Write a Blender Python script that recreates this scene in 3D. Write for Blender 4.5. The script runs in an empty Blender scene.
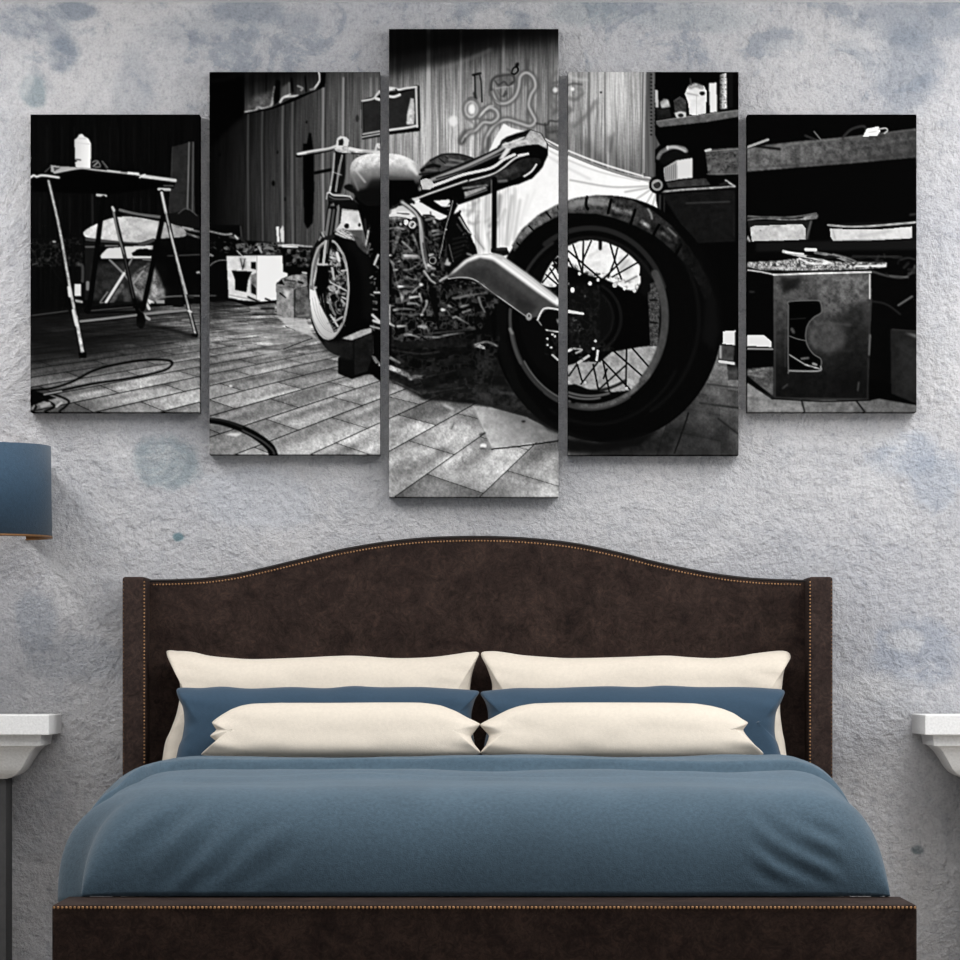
import bpy, bmesh, math, random
from mathutils import Vector, Matrix
# ---------------------------------------------------------------- the printed picture on the five canvases
import numpy as np
SS = 2; PX0, PY0, PW, PH = 28, 26, 892, 474
PIC = np.zeros((PH*SS, PW*SS), np.float32)
REG = [0, 0, 1]
def reg(ox, oy, sc): REG[:] = [ox, oy, sc]
def pts(s):
    if isinstance(s, str): s = [tuple(float(v) for v in t.split(',')) for t in s.split()]
    return [((REG[0]+x*REG[2]-PX0)*SS, (REG[1]+y*REG[2]-PY0)*SS) for x, y in s]
def box1(a, r, ax):
    if r < 1: return a
    p = [(0, 0), (0, 0)]; p[ax] = (r+1, r)
    c = np.cumsum(np.pad(a, p, mode='edge'), axis=ax, dtype=np.float64)
    n = a.shape[ax]; w = 2*r+1
    sl1 = [slice(None)]*2; sl0 = [slice(None)]*2
    sl1[ax] = slice(w, w+n); sl0[ax] = slice(0, n)
    return ((c[tuple(sl1)]-c[tuple(sl0)])/w).astype(np.float32)
def blur(a, r):
    r = int(round(r))
    for _ in range(2): a = box1(box1(a, r, 0), r, 1)
    return a
rngA = np.random.RandomState(5)
def vnoise(h, w, sy, sx, seed):
    r = np.random.RandomState(seed)
    g = r.rand(int(h/sy)+3, int(w/sx)+3).astype(np.float32)
    y = np.arange(h)/sy; x = np.arange(w)/sx
    yi = y.astype(int); xi = x.astype(int); fy = (y-yi)[:, None]; fx = (x-xi)[None]
    fy = fy*fy*(3-2*fy); fx = fx*fx*(3-2*fx)
    a = g[yi][:, xi]; b = g[yi][:, xi+1]; c = g[yi+1][:, xi]; d = g[yi+1][:, xi+1]
    return (a*(1-fx)+b*fx)*(1-fy)+(c*(1-fx)+d*fx)*fy
def fnoise(sy, sx, seed, oct=3):
    h, w = PIC.shape; o = 0; t = 0
    for k in range(oct):
        o = o+vnoise(h, w, max(sy/2**k, 1), max(sx/2**k, 1), seed+k)/1.6**k; t += 1/1.6**k
    return o/t-.5
NOISE = fnoise(9, 9, 11, 4); FINE = fnoise(3, 3, 31, 2); VERT = fnoise(120, 5, 51, 3)
def put(mask, y0, x0, val, bl, a, nz, tex):
    h, w = mask.shape
    if bl: mask = blur(mask, bl*SS)
    else: mask = box1(box1(mask, 1, 0), 1, 1)
    sl = (slice(y0, y0+h), slice(x0, x0+w))
    if isinstance(val, (tuple, list)):
        (ax, ay, av), (bx, by, bv) = val[0], val[1]
        (ax, ay), (bx, by) = pts([(ax, ay), (bx, by)])
        Y, X = np.mgrid[y0:y0+h, x0:x0+w]
        L2 = (bx-ax)**2+(by-ay)**2
        t = np.clip(((X-ax)*(bx-ax)+(Y-ay)*(by-ay))/L2, 0, 1)
        val = av+(bv-av)*t
    if nz: val = val*(1+nz*2*{'n': NOISE, 'f': FINE, 'v': VERT}[tex][sl])
    m = mask*a
    PIC[sl] = PIC[sl]*(1-m)+val*m
def bbox(p, pad):
    xs = [q[0] for q in p]; ys = [q[1] for q in p]
    x0 = max(0, int(min(xs)-pad)); x1 = min(PW*SS, int(max(xs)+pad)+2)
    y0 = max(0, int(min(ys)-pad)); y1 = min(PH*SS, int(max(ys)+pad)+2)
    return x0, y0, x1, y1
def smooth(p, closed=False, n=8):
    out = []; N = len(p)
    rng = range(N) if closed else range(N-1)
    for i in rng:
        g = (lambda k: p[k % N]) if closed else (lambda k: p[min(max(k, 0), N-1)])
        a, b, c, d = g(i-1), g(i), g(i+1), g(i+2)
        for j in range(n):
            t = j/n
            out.append(tuple(.5*(2*b[k]+(c[k]-a[k])*t+(2*a[k]-5*b[k]+4*c[k]-d[k])*t*t+(3*b[k]-a[k]-3*c[k]+d[k])*t**3) for k in (0, 1)))
    if not closed: out.append(p[-1])
    return out
def G(s, val, bl=0, a=1, nz=0, tex='n', sm=False):
    p = pts(s)
    if sm: p = smooth(p, True)
    x0, y0, x1, y1 = bbox(p, 3+bl*SS*4)
    if x1 <= x0 or y1 <= y0: return
    Y = np.arange(y0, y1)[:, None]+.5; X = np.arange(x0, x1)[None]+.5
    m = np.zeros((y1-y0, x1-x0), bool)
    for i in range(len(p)):
        ax, ay = p[i]; bx, by = p[(i+1) % len(p)]
        if ay == by: continue
        m ^= ((ay > Y) != (by > Y)) & (X < (bx-ax)*(Y-ay)/(by-ay)+ax)
    put(m.astype(np.float32), y0, x0, val, bl, a, nz, tex)
def L(s, w, val, bl=0, a=1, sm=True, nz=0, w2=None, tex='n'):
    p = pts(s); n = len(p)
    if sm and n > 2: p = smooth(p)
    W1 = w*REG[2]*SS/2; W2 = (w if w2 is None else w2)*REG[2]*SS/2
    x0, y0, x1, y1 = bbox(p, max(W1, W2)+3+bl*SS*4)
    if x1 <= x0 or y1 <= y0: return
    m = np.zeros((y1-y0, x1-x0), np.float32)
    N = len(p)-1
    for i in range(N):
        (ax, ay), (bx, by) = p[i], p[i+1]
        wa = W1+(W2-W1)*i/N; wb = W1+(W2-W1)*(i+1)/N; r = max(wa, wb)+2
        u0 = max(x0, int(min(ax, bx)-r)); u1 = min(x1, int(max(ax, bx)+r)+2)
        v0 = max(y0, int(min(ay, by)-r)); v1 = min(y1, int(max(ay, by)+r)+2)
        if u1 <= u0 or v1 <= v0: continue
        Y = np.arange(v0, v1)[:, None]+.5; X = np.arange(u0, u1)[None]+.5
        dx, dy = bx-ax, by-ay; l2 = dx*dx+dy*dy+1e-6
        t = np.clip(((X-ax)*dx+(Y-ay)*dy)/l2, 0, 1)
        d = np.hypot(X-ax-t*dx, Y-ay-t*dy)
        c = np.clip(wa+(wb-wa)*t-d+.5, 0, 1)
        sub = m[v0-y0:v1-y0, u0-x0:u1-x0]; np.maximum(sub, c, out=sub)
    put(m, y0, x0, val, bl, a, nz, tex)
def E(cx, cy, rx, ry, val, bl=0, a=1, rot=0, nz=0, tex='n'):
    c, s = np.cos(rot), np.sin(rot)
    G([(cx+rx*np.cos(t)*c-ry*np.sin(t)*s, cy+rx*np.cos(t)*s+ry*np.sin(t)*c) for t in np.linspace(0, 2*np.pi, 48, endpoint=False)], val, bl, a, nz, tex)
def arc(cx, cy, rx, ry, a0, a1, w, val, bl=0, a=1, nz=0, w2=None):
    L([(cx+rx*np.cos(np.radians(t)), cy+ry*np.sin(np.radians(t))) for t in np.linspace(a0, a1, 40)], w, val, bl, a, False, nz, w2)
RIDGE = np.clip(1-np.abs(fnoise(13, 13, 131, 2))*8, 0, 1)**1.5; SPOT = np.clip(fnoise(9, 9, 151, 2)*4, 0, 1)
def grit(s, hi, a=.8, k=1., bl=.5):
    """tangle of small highlights inside an outline"""
    global PIC
    keep = PIC.copy(); G(s, hi, bl, 1)
    w = np.clip(RIDGE*.55+SPOT*.7, 0, 1)**k*a
    PIC[:] = keep*(1-w)+PIC*w
def shade_grid(xs, ys, tab):
    Y, X = np.mgrid[0:PH*SS, 0:PW*SS]; X = X/SS+PX0; Y = Y/SS+PY0
    fx = np.interp(X[0], xs, np.arange(len(xs))); fy = np.interp(Y[:, 0], ys, np.arange(len(ys)))
    T = np.array(tab, np.float32)
    xi = np.minimum(fx.astype(int), len(xs)-2); yi = np.minimum(fy.astype(int), len(ys)-2)
    u = (fx-xi)[None]; v = (fy-yi)[:, None]
    return (T[yi][:, xi]*(1-u)+T[yi][:, xi+1]*u)*(1-v)+(T[yi+1][:, xi]*(1-u)+T[yi+1][:, xi+1]*u)*v
def clutter(x0, y0, x1, y1, n, lo, hi, smin, smax, seed, a=.9):
    r = np.random.RandomState(seed)
    for _ in range(n):
        x = x0+(x1-x0)*r.rand(); y = y0+(y1-y0)*r.rand(); t = r.rand()*6.3; l = smin+(smax-smin)*r.rand()
        L([(x, y), (x+l*np.cos(t), y+l*np.sin(t)*.7)], l*.35, lo+(hi-lo)*r.rand()**2, 0, a, False)

def paint():
    global PIC
    Y, X = np.mgrid[0:PH*SS, 0:PW*SS]; X = X/SS+PX0; Y = Y/SS+PY0
    # plank wall
    base = shade_grid([209, 224, 240, 262, 290, 320, 350, 380, 400, 430, 470, 510, 555, 570, 600, 640, 660],
        [28, 45, 58, 72, 90, 120, 160, 200, 250],
        [[4, 4, 4, 5, 8, 10, 12, 12, 12, 12, 16, 18, 20, 60, 80, 90, 80],
         [4, 4, 4, 5, 8, 12, 14, 14, 14, 18, 25, 45, 50, 120, 120, 120, 100],
         [4, 4, 4, 5, 10, 20, 30, 30, 30, 50, 72, 90, 90, 140, 150, 150, 130],
         [4, 4, 5, 8, 18, 45, 62, 70, 70, 112, 120, 120, 120, 150, 178, 178, 120],
         [3, 3, 7, 16, 30, 62, 85, 110, 125, 150, 135, 128, 125, 145, 182, 185, 110],
         [3, 8, 16, 28, 46, 68, 92, 130, 160, 180, 165, 150, 122, 140, 172, 172, 95],
         [4, 12, 22, 38, 52, 72, 92, 120, 150, 172, 170, 140, 100, 115, 120, 110, 60],
         [5, 14, 24, 42, 56, 76, 92, 110, 120, 150, 150, 140, 100, 100, 85, 75, 45],
         [5, 12, 22, 40, 54, 70, 80, 90, 90, 90, 90, 90, 90, 90, 80, 70, 40]])
    V2 = fnoise(70, 3, 71, 3)
    PIC[:] = base*(1+.5*VERT+.6*V2+.14*FINE)
    reg(0, 0, 1)
    for x, w, v, a in [(248.3, 1.4, 90, .6), (262.5, 1.4, 95, .6), (283, 2.2, 120, .6), (292.7, 2, 110, .6), (303, 1.5, 60, .4), (323.5, 2.6, 150, .75), (343.5, 2, 165, .75), (357, 3, 60, .4), (371, 1.5, 150, .5), (377, 1.5, 150, .4)]:
        L([(x, 100 if x < 300 else 78), (x-.6, 160), (x+.3, 250)], w, v, .4, a)
        L([(x+2.2, 100 if x < 300 else 78), (x+1.8, 160), (x+2.6, 250)], w, 10 if x < 300 else 30, .4, a*.6)
    for x, w, v, a in [(395, 2, 110, .5), (403, 1.2, 90, .5), (412.7, 1, 70, .6), (428.5, 4, 205, .6), (432, 1, 110, .6), (439.4, 1.3, 75, .8), (461, 2, 205, .6), (463.5, 1, 110, .5), (475, 1.2, 60, .75), (488, 2, 105, .3), (500.3, 1.2, 50, .75), (503.5, 3, 160, .5), (519, 2, 180, .3), (527.6, 1.2, 60, .75), (540, 3, 90, .35), (548.5, 1.5, 70, .7), (553, 4, 120, .3),
                       (580, 1, 120, .5), (589, 1.4, 60, .8), (592, 2, 215, .5), (605, 1.3, 70, .85), (608, 1.5, 215, .6), (613, 4, 205, .3), (628, 3, 150, .25), (640.5, 1.2, 90, .8), (643, 1.5, 210, .5)]:
        L([(x, 30), (x, 215)], w, v, .3, a*(.45 if False else 1))
    # dark upper part of the middle canvas stays dark
    G('388,28 560,28 560,42 520,44 490,50 460,58 430,66 410,70 388,74', 10, 4, .72)
    G('388,28 560,28 560,34 500,38 450,46 388,58', 6, 3, .8)
    reg(380, 20, .19792)
    L('300,245 420,210 560,150', 14, 150, 1.5, .35)
    # floor tiles, true perspective grid
    V1 = (717, 269); V2p = (-287, 230); O = (394.8, 496.3)
    H = np.linalg.inv(np.array([[V1[0], V2p[0], O[0]], [V1[1], V2p[1], O[1]], [1, 1, 1.]]))
    q = [H[i, 0]*X+H[i, 1]*Y+H[i, 2] for i in range(3)]
    u = q[0]/q[2]; v = q[1]/q[2]
    rv = v/.0813; row = np.floor(rv); fv = rv-row
    uu = (u-np.where(row % 2 == 0, .226, .110))/.246; col = np.floor(uu); fu = uu-col
    px_v = np.abs(np.gradient(rv, axis=0))*SS+1e-6; px_u = np.abs(np.gradient(uu, axis=1))*SS+1e-6
    fadex = np.clip((690-X)/60, 0, 1)
    lv = fadex*np.clip(1-np.minimum(fv, 1-fv)/px_v/1.0, 0, 1); lu = np.clip(1-np.minimum(fu, 1-fu)/px_u/1.6, 0, 1)
    rr = np.random.RandomState(3).rand(512, 512)
    tile = rr[(row.astype(int) % 512), (col.astype(int) % 512)]
    fl = shade_grid([31, 90, 140, 199, 215, 250, 300, 350, 380, 400, 450, 500, 555, 600, 650, 700, 735, 760, 830, 916],
        [300, 320, 340, 360, 380, 400, 425, 455, 497],
        [[10, 30, 50, 70, 30, 60, 110, 120, 60, 20, 20, 20, 60, 150, 150, 90, 90, 90, 60, 10],
         [18, 35, 60, 88, 75, 120, 150, 160, 60, 20, 20, 20, 60, 150, 150, 90, 90, 90, 60, 10],
         [22, 28, 45, 88, 110, 150, 135, 110, 60, 30, 20, 20, 60, 150, 150, 95, 90, 90, 60, 10],
         [45, 60, 80, 105, 105, 140, 140, 130, 90, 60, 30, 40, 60, 150, 150, 105, 95, 100, 60, 20],
         [85, 100, 125, 130, 110, 130, 140, 145, 110, 110, 60, 55, 60, 150, 100, 85, 80, 100, 90, 50],
         [75, 115, 150, 158, 120, 135, 140, 155, 150, 130, 120, 110, 80, 50, 60, 68, 68, 115, 100, 85],
         [80, 120, 150, 160, 130, 140, 155, 158, 160, 150, 160, 150, 110, 30, 38, 52, 60, 100, 100, 80],
         [80, 120, 150, 160, 140, 145, 165, 165, 165, 158, 162, 158, 130, 30, 34, 40, 48, 100, 100, 80],
         [80, 120, 150, 160, 140, 150, 165, 165, 165, 150, 165, 158, 175, 30, 40, 45, 60, 100, 100, 80]])
    # worn streaks run along the tiles
    su = vnoise(64, 400, 1, 1, 77)
    st = vnoise(900, 900, 6, 40, 91)
    gi = np.clip(((v+1)*260), 0, 899).astype(int); gj = np.clip(((u+1)*330), 0, 899).astype(int)
    streak = st[gi, gj]-.5
    edge = np.clip(fv*1.0, 0, 1)
    far = np.clip((Y-326)/70, .12, 1); wornb = fnoise(5, 60, 171, 3)*np.clip((365-Y)/40, 0, 1)
    fl = fl*(.78+.42*tile)*(1+.5*streak)*(1+.45*NOISE)*(1+.30*FINE)*(1+.16*(.5-fv))*(1-.16*np.clip(1-np.minimum(fu, 1-fu)*9, 0, 1))
    fl = fl*(1+1.3*wornb)*(1-far*.78*np.clip(lv, 0, 1))*(1-far*.72*lu*fadex)
    reg(0, 0, 1)
    fm = Y > np.interp(X[0], [28, 120, 199, 209, 240, 290, 388, 389, 560, 740, 920], [318, 309, 303, 302, 300, 305, 310, 330, 345, 345, 345])[None]
    PIC[:] = np.where(fm, fl, PIC)
    # ------------------------------------------------ canvas at far left
    G('28,110 204,110 204,302 120,309 28,318', 7, 0, 1, .5, 'v')
    reg(20, 100, .208333)
    for x in (130, 200, 260, 360, 430, 470, 545, 620): L([(x, 130), (x, 300)], 5, 20, .5, .5)
    for x in (95, 190, 240, 345, 545, 580, 620): L([(x, 470), (x, 640)], 4, 28, .5, .5)
    L('345,350 350,600', 8, 38, .4, .7)
    G('730,225 835,198 840,545 712,545', 34, 0, 1, .3)
    L('812,204 803,540', 7, 120, 0, .8); L('832,204 828,540', 5, 100, 0, .8); L('820,204 815,540', 5, 20)
    L('732,225 728,400', 3, 60, 0, .7)
    G('58,375 190,372 290,332 745,398 738,425 700,420 640,425 420,455 340,450 60,440', 3)
    G('262,190 274,182 284,166 298,162 310,176 330,186 342,212 338,330 268,325 264,300 276,292 264,285', ((262, 0, 190), (342, 0, 232)))
    L('284,185 316,185', 4, 170); L('268,205 335,212', 4, 190); L('270,285 290,288', 8, 90)
    G('146,312 190,318 270,322 270,330 165,350 150,345', 150); G('160,322 195,325 165,342', 60)
    L('50,372 66,362 80,368 110,362 186,372', 11, 190); L('120,345 150,318', 4, 90)
    L('165,350 285,328 350,334 420,342 540,355 600,368', 8, 165); L('420,338 480,346', 6, 200); L('520,350 568,354', 11, 215)
    L('590,366 745,386', 17, 195, w2=15); L('575,372 600,358', 8, 210)
    L('345,300 370,292 385,318 360,322', 6, 110); L('395,295 420,325', 7, 90); L('352,318 372,300', 6, 150); L('400,300 415,330', 5, 60)
    L('370,456 412,460', 12, 180); L('666,428 718,430', 13, 185); L('690,412 735,412', 6, 80)
    G('305,638 330,615 400,580 470,562 560,562 660,580 745,598 788,620 788,655 640,668 560,686 420,678 325,662', ((310, 560, 215), (700, 690, 150)), 0, 1, .22, 'n', True)
    G('560,600 640,585 700,600 660,640 600,630', 225, 2, .5)
    L('320,668 560,692 640,672', 16, 60); L('320,690 560,700', 20, 14)
    L('480,528 560,548 660,560 740,570', 14, 92); L('500,545 660,575', 8, 20)
    G('680,560 760,535 800,525 850,550 890,575 880,610 820,620 740,600', 14); L('760,545 800,520 850,555', 5, 70)
    L('720,598 800,620 860,632', 10, 120, nz=.8); L('800,640 860,660', 10, 100, nz=.9); L('780,610 830,620', 6, 170)
    G('312,700 365,700 360,960 310,960', 18); L('315,705 365,705', 7, 90)
    G('385,748 420,712 520,703 640,698 636,718 570,716 535,735 545,748 632,748 632,762 390,760', 195)
    G('535,745 560,718 610,712 632,735 625,748', 6); L('590,765 640,770', 8, 120); L('410,700 470,700', 6, 110)
    G('345,790 600,770 700,790 700,960 345,960', 38, 2, .8, .7)
    grit('50,670 300,660 300,800 50,800', 90, .4, 1.6); L('60,790 80,785', 6, 60); L('160,680 168,680', 10, 140)
    L('283,790 300,800 300,870', 14, 70, 0, .7)
    G('640,690 760,720 860,740 880,900 640,900', 5, 2, .9); L('710,748 860,742', 6, 55); L('850,828 862,826', 10, 150)
    reg(20, 240, .208333)
    L('120,90 200,200', 2, 40, 0, .3)
    G('520,200 560,150 620,110 660,150 695,240 650,300 600,300 545,260', 105, 1, .8, .8); G('636,205 690,240 697,275 650,290 625,260', 140, 1, .8, .5)
    L('600,130 560,190 530,220', 10, 150, 0, .7); L('560,160 640,110', 8, 30, 0, .7)
    L('430,95 500,165 560,240 605,300', 10, 115); L('540,85 505,150', 7, 130); L('500,160 412,300', 13, 205); L('400,300 385,300 420,250', 6, 120)
    L('440,300 490,220', 20, 90, .5, .6, nz=.6); G('480,210 520,240 540,300 500,300', 70, 1, .6, .6)
    G('262,212 292,212 294,268 262,270', 200); L('262,290 296,297', 12, 150); L('325,205 325,235', 16, 110)
    L('605,300 620,330', 14, 190); L('590,285 640,300', 8, 170); L('600,285 740,270 940,268', 6, 100); G('650,288 694,288 694,304 655,304', 140)
    G('610,280 640,295 620,310', 200)
    G('730,285 780,285 790,320 735,322', 8); L('785,270 830,275', 12, 30)
    # shadow and bright floor behind the table
    G('50,345 330,325 560,335 580,400 820,440 860,465 640,492 560,490 300,560 190,568 60,604', 14, 2.5, .5)
    L('60,362 230,340', 5, 60); L('340,312 560,300', 10, 12); L('330,350 560,345', 12, 8); L('330,340 540,322', 4, 80)
    L('280,392 440,375 600,356 650,350 820,335', 12, 120, 0, 1, False); L('280,402 600,366 820,345', 5, 8)
    L('590,360 620,380', 14, 150); E(580, 385, 22, 40, 6)
    L('560,405 700,425 830,460', 16, 12, 1, .8); L('780,385 812,382', 8, 120)
    # legs
    reg(20, 100, .208333)
    L('400,470 338,960 320,1010', 24, 5, w2=26); L('686,560 600,960 585,1000', 24, 5)
    L('448,520 500,740 548,960 575,1030', 17, 5, w2=20); L('446,520 470,640 500,740', 11, 105, w2=8); L('500,740 545,950', 5, 60); L('444,515 452,530', 12, 180)
    L('133,385 188,620 245,930 300,1218', 20, 6, w2=30); L('137,388 190,620 240,900 268,1040', 11, 150, w2=14, nz=.5); L('268,1040 300,1210', 16, 175, w2=17, nz=.6)
    L('235,900 240,940', 16, 200); L('255,1010 270,1080', 14, 200)
    L('680,440 735,690 800,960 846,1130', 20, 6); L('680,445 700,540', 13, 190); L('700,540 735,690 800,960 843,1128', 9, 150, nz=.5, w2=10); L('722,640 800,930', 8, 175)
    reg(20, 240, .208333)
    G('280,540 318,538 320,566 284,568', 5); G('820,450 855,450 850,466 830,466', 12); L('808,340 822,345', 10, 200)
    L('50,722 150,712 250,680 350,628 450,600 560,580 660,574 718,580 730,596 700,622 620,645 500,668 350,690 200,722 100,748', 11, 4)
    G('50,716 110,735 175,758 110,775 50,800', 6); L('160,740 235,775 190,822', 10, 6); L('95,755 165,795 120,822', 11, 8); L('50,790 75,800 60,822', 14, 8)
    L('105,798 140,785', 16, 150); L('175,800 200,780', 10, 170); L('68,795 60,812', 8, 130); L('115,742 200,725', 5, 190)
    # ------------------------------------------------ second canvas
    reg(200, 60, .208333)
    G('40,50 216,50 216,270 170,300 45,420', 2, 2); L('50,100 120,90 215,60', 10, 22, 2, .5)
    G('214,50 575,50 578,100 562,135 520,152 472,168 400,200 352,222 270,242 214,258', ((300, 90, 12), (340, 240, 62)), 0, 1, .6, 'v')
    G('250,180 345,150 345,215 280,232 225,240', 110, 2, .55, .6); G('395,130 425,110 425,170 390,190', 110, 1, .6)
    L('218,250 240,246 266,243 278,226 300,232 330,225 345,212 350,180 360,130', 10, 165, .3, nz=.5)
    L('384,202 398,182 420,172 432,165', 10, 200); L('410,176 470,172', 9, 215, .3); L('428,110 430,165', 8, 130, .4, .7)
    L('470,125 492,135 485,145', 10, 150, 0, .8); L('570,58 574,98 548,138', 9, 190, .2); L('548,138 530,142', 10, 120)
    G('366,90 386,100 382,196 356,218 352,170', 3, .5); L('440,90 445,150', 12, 3, .5); L('505,80 510,150', 10, 4, .5)
    G('216,262 350,236 470,190 600,128 605,60 580,60 578,105 560,142 470,172 350,226 214,254', 3)
    E(372, 442, 5, 9, 15); E(352, 592, 8, 14, 6, .4); E(408, 668, 6, 10, 15); E(512, 298, 5, 8, 15); E(755, 280, 8, 18, 40, .5); E(95, 455, 6, 10, 3)
    G('522,350 534,352 546,440 549,620 542,780 515,812 500,780 495,600 494,400 512,400', 3, .3); L('552,542 626,527', 16, 8)
    # mirror frame
    reg(0, 0, 1)
    G('361,100 417,85 420,131 362,138', 8); G('363.5,103 416,89 416,127 364,135', 34, 0, 1, .3)
    reg(200, 60, .208333)
    L('778,196 830,186 850,165 862,150', 10, 205); L('845,185 862,190', 14, 215); L('782,356 862,342', 8, 175); L('782,370 862,356', 9, 20); L('778,200 780,350', 4, 110)
    reg(380, 20, .197917)
    L('45,342 70,345 95,352 130,345 182,338', 11, 220); L('45,385 70,388 100,378', 13, 225); L('55,362 85,366 80,352', 10, 30); L('45,352 60,350', 12, 230)
    L('182,340 188,540', 11, 205); L('195,335 200,545', 9, 12); L('45,556 130,545 186,534', 12, 215); L('45,572 195,548', 7, 15)
    G('155,395 172,398 176,470 172,528 134,528 138,470', 195, .3, 1, .3)
    L('395,0 395,1', 1, 0)
    # front fork and handlebar
    reg(290, 120, .114583)
    L('65,310 160,300 260,285 370,258', 16, 6); L('70,298 150,280 260,262 340,250 400,228', 24, 205, 0, 1, w2=22); L('75,306 260,274 380,250', 7, 110)
    L('60,315 90,318', 22, 10); L('70,298 140,288', 12, 230)
    G('412,160 440,140 490,148 516,175 505,235 480,270 410,262 398,232', 215); G('424,175 460,160 470,190 462,222 424,222', 28); L('470,235 500,240', 12, 130)
    G('385,240 520,235 600,255 640,290 600,310 540,285 480,290 400,280', 190, 0, 1, .5); L('520,250 640,268 790,280', 22, 225); L('540,290 640,300', 16, 40); L('640,275 760,265', 14, 170)
    L('745,270 760,215 790,215', 16, 205); L('765,215 775,240', 20, 215)
    L('700,170 700,260', 20, 190, .5, .5); L('640,180 640,250', 20, 170, .5, .4); L('630,150 790,120', 12, 180); L('635,165 790,138', 12, 20)
    G('395,270 440,285 505,290 470,640 350,640 385,440', 14)
    L('388,290 375,450 345,640', 12, 185, 0, .9); L('455,310 425,450 400,620', 18, 125, .2); L('432,400 425,480', 26, 120, .5, .6)
    L('500,300 495,500 455,650', 30, 115, .4, .7); L('520,300 520,520 500,640', 20, 95, .4, .6)
    L('375,455 450,480', 6, 200); L('355,580 345,630', 10, 215)
    G('322,640 345,622 380,648 470,650 535,665 568,705 560,715 330,700', 20); L('328,640 345,632 380,655 470,660 525,668', 14, 215); L('340,665 400,690 520,690', 7, 120); L('325,640 318,690', 10, 190); L('525,668 545,692', 12, 200)
    G('330,700 560,705 620,750 610,790 450,770 400,740 340,730', 12)
    L('345,720 310,960', 20, 8); L('378,730 345,960', 14, 130, 0, .9); L('400,740 372,960', 18, 8); L('425,745 400,960', 12, 130, .2, .8); L('445,770 435,960', 20, 14)
    G('640,470 790,470 790,960 640,960 640,790 600,740 560,690', 5, .5)
    G('455,780 640,795 636,960 400,960 440,900', 214, 0, 1, .12); G('540,860 590,830 600,900 560,900', 160, 1, .6); E(495, 925, 22, 22, 8); E(606, 916, 12, 16, 20); L('455,785 640,797', 5, 110)
    L('640,870 660,960', 12, 110)
    # fuel tank
    reg(0, 0, 1)
    G('350,172 351,165 354,160 361,156 371,153.5 380,153 395,154 405,156.5 415,162 422,170 422,180 417,187 404,196 389,203 378,208 368,206 360,201 354,194 351,185', ((0, 157, 235), (0, 190, 14)), 0, 1, .12, 'n', True)
    G('352,166 360,158 378,155 396,156 412,162 418,172 400,166 380,164 362,168 354,176', 235, 1.6, .6, .3); grit('352,164 370,156 380,156 380,178 366,190 354,184', 90, .35)
    G('389,186 404,190 418,182 421,186 410,196 389,206', 6, 1, .9); G('362,180 388,178 388,207 370,206 360,200', 10, 2, .75)
    G('352,172 362,172 372,178 366,188 358,190 352,182', 110, 1.5, .6); L('357,172 365,182', 2, 190, .6, .7); L('353,176 358,190', 2, 120, .6, .7)
    G('389,176 412,178 418,183 404,184 389,182', 60, 1, .8); L('407,161 417,174', 3, 235, .8, .8)
    G('357,204 366,206 389,205 389,345 376,345 372,300 368,260 366,240', 5)
    E(349, 187, 4, 3, 12, .3); L('346,187 353,191', 4, 14)
    # front wheel
    reg(290, 210, .1875)
    G('88,420 92,330 112,230 155,150 190,128 240,118 330,130 395,190 432,280 446,400 444,540 430,640 290,690 272,770 235,768 190,735 140,660 105,560', 5, 0, 1, 0, 'n', True)
    L('330,180 390,260 420,400 420,560', 60, 14, 3, .6); L('160,160 110,260 96,400 105,520 150,650 205,715', 7, 22)
    E(207, 425, 103, 268, ((110, 500, 225), (200, 660, 175)), 0, 1, .02)
    E(207, 415, 99, 262, 60, 1, .0)
    G('104,420 112,300 140,200 190,160 150,260 125,380 128,430', 100, 0, 1, .3)
    L('112,400 122,290 150,205 185,170', 7, 175)
    G('128,400 150,300 160,210 200,165 240,175 280,240 302,330 306,420 298,520 285,590 250,640 215,600 180,540 150,470', 9, .3)
    for k in range(5): L([(118+k*14, 470-k*6), (140+k*13, 560), (180+k*10, 628-k*2), (225+k*5, 655-k*8)], 3, 120+k*20, .2, .5)
    L('105,500 125,590 170,665 215,685 250,660 290,590 310,480 312,380 295,260 255,190 215,160', 7, 150, .2, .9); L('300,280 312,380 308,480 285,590', 4, 190)
    grit('205,200 260,200 300,300 300,500 250,610 190,540 200,300', 235, .75); clutter(200, 200, 300, 620, 22, 40, 230, 6, 34, 14); clutter(215, 220, 262, 400, 22, 120, 255, 8, 30, 15)
    for s_, w_, v_ in [('215,385 300,430', 8, 190), ('240,365 290,330', 7, 130), ('250,230 262,270', 16, 210), ('130,418 150,408', 12, 180), ('215,560 255,620', 10, 200), ('230,600 280,570', 10, 170), ('200,470 240,560', 10, 120), ('225,310 235,370', 12, 180), ('275,480 290,500', 12, 160)]: L(s_, w_, v_)
    G('145,290 205,300 210,400 150,470 140,390', 5, .5)
    for k in range(26):
        t = k/25; x = 160+75*t; y = 500+150*t**1.1
        L([(x, y), (x+14, y-12+6*(k % 2))], 5, 8)
    L('228,0 205,160 185,290', 44, 8, w2=30); L('212,0 190,150', 16, 120, 0, .9); L('234,0 215,140', 12, 90, 0, .8); L('192,160 178,290', 14, 175, .2); L('205,150 196,230', 8, 90)
    L('150,290 198,290', 12, 180); L('170,130 190,150 230,140', 22, 25); L('172,122 180,140', 12, 160); L('165,145 155,160', 10, 130)
    G('238,128 256,98 290,98 345,135 372,168 330,160 268,142', 135, 0, 1, .5, 'f'); L('250,110 320,150', 5, 230); L('262,100 330,150', 4, 220, 0, .7); L('242,125 300,150', 5, 215)
    G('330,125 380,160 415,225 400,230 360,190', 60, .3, 1, .3)
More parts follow.
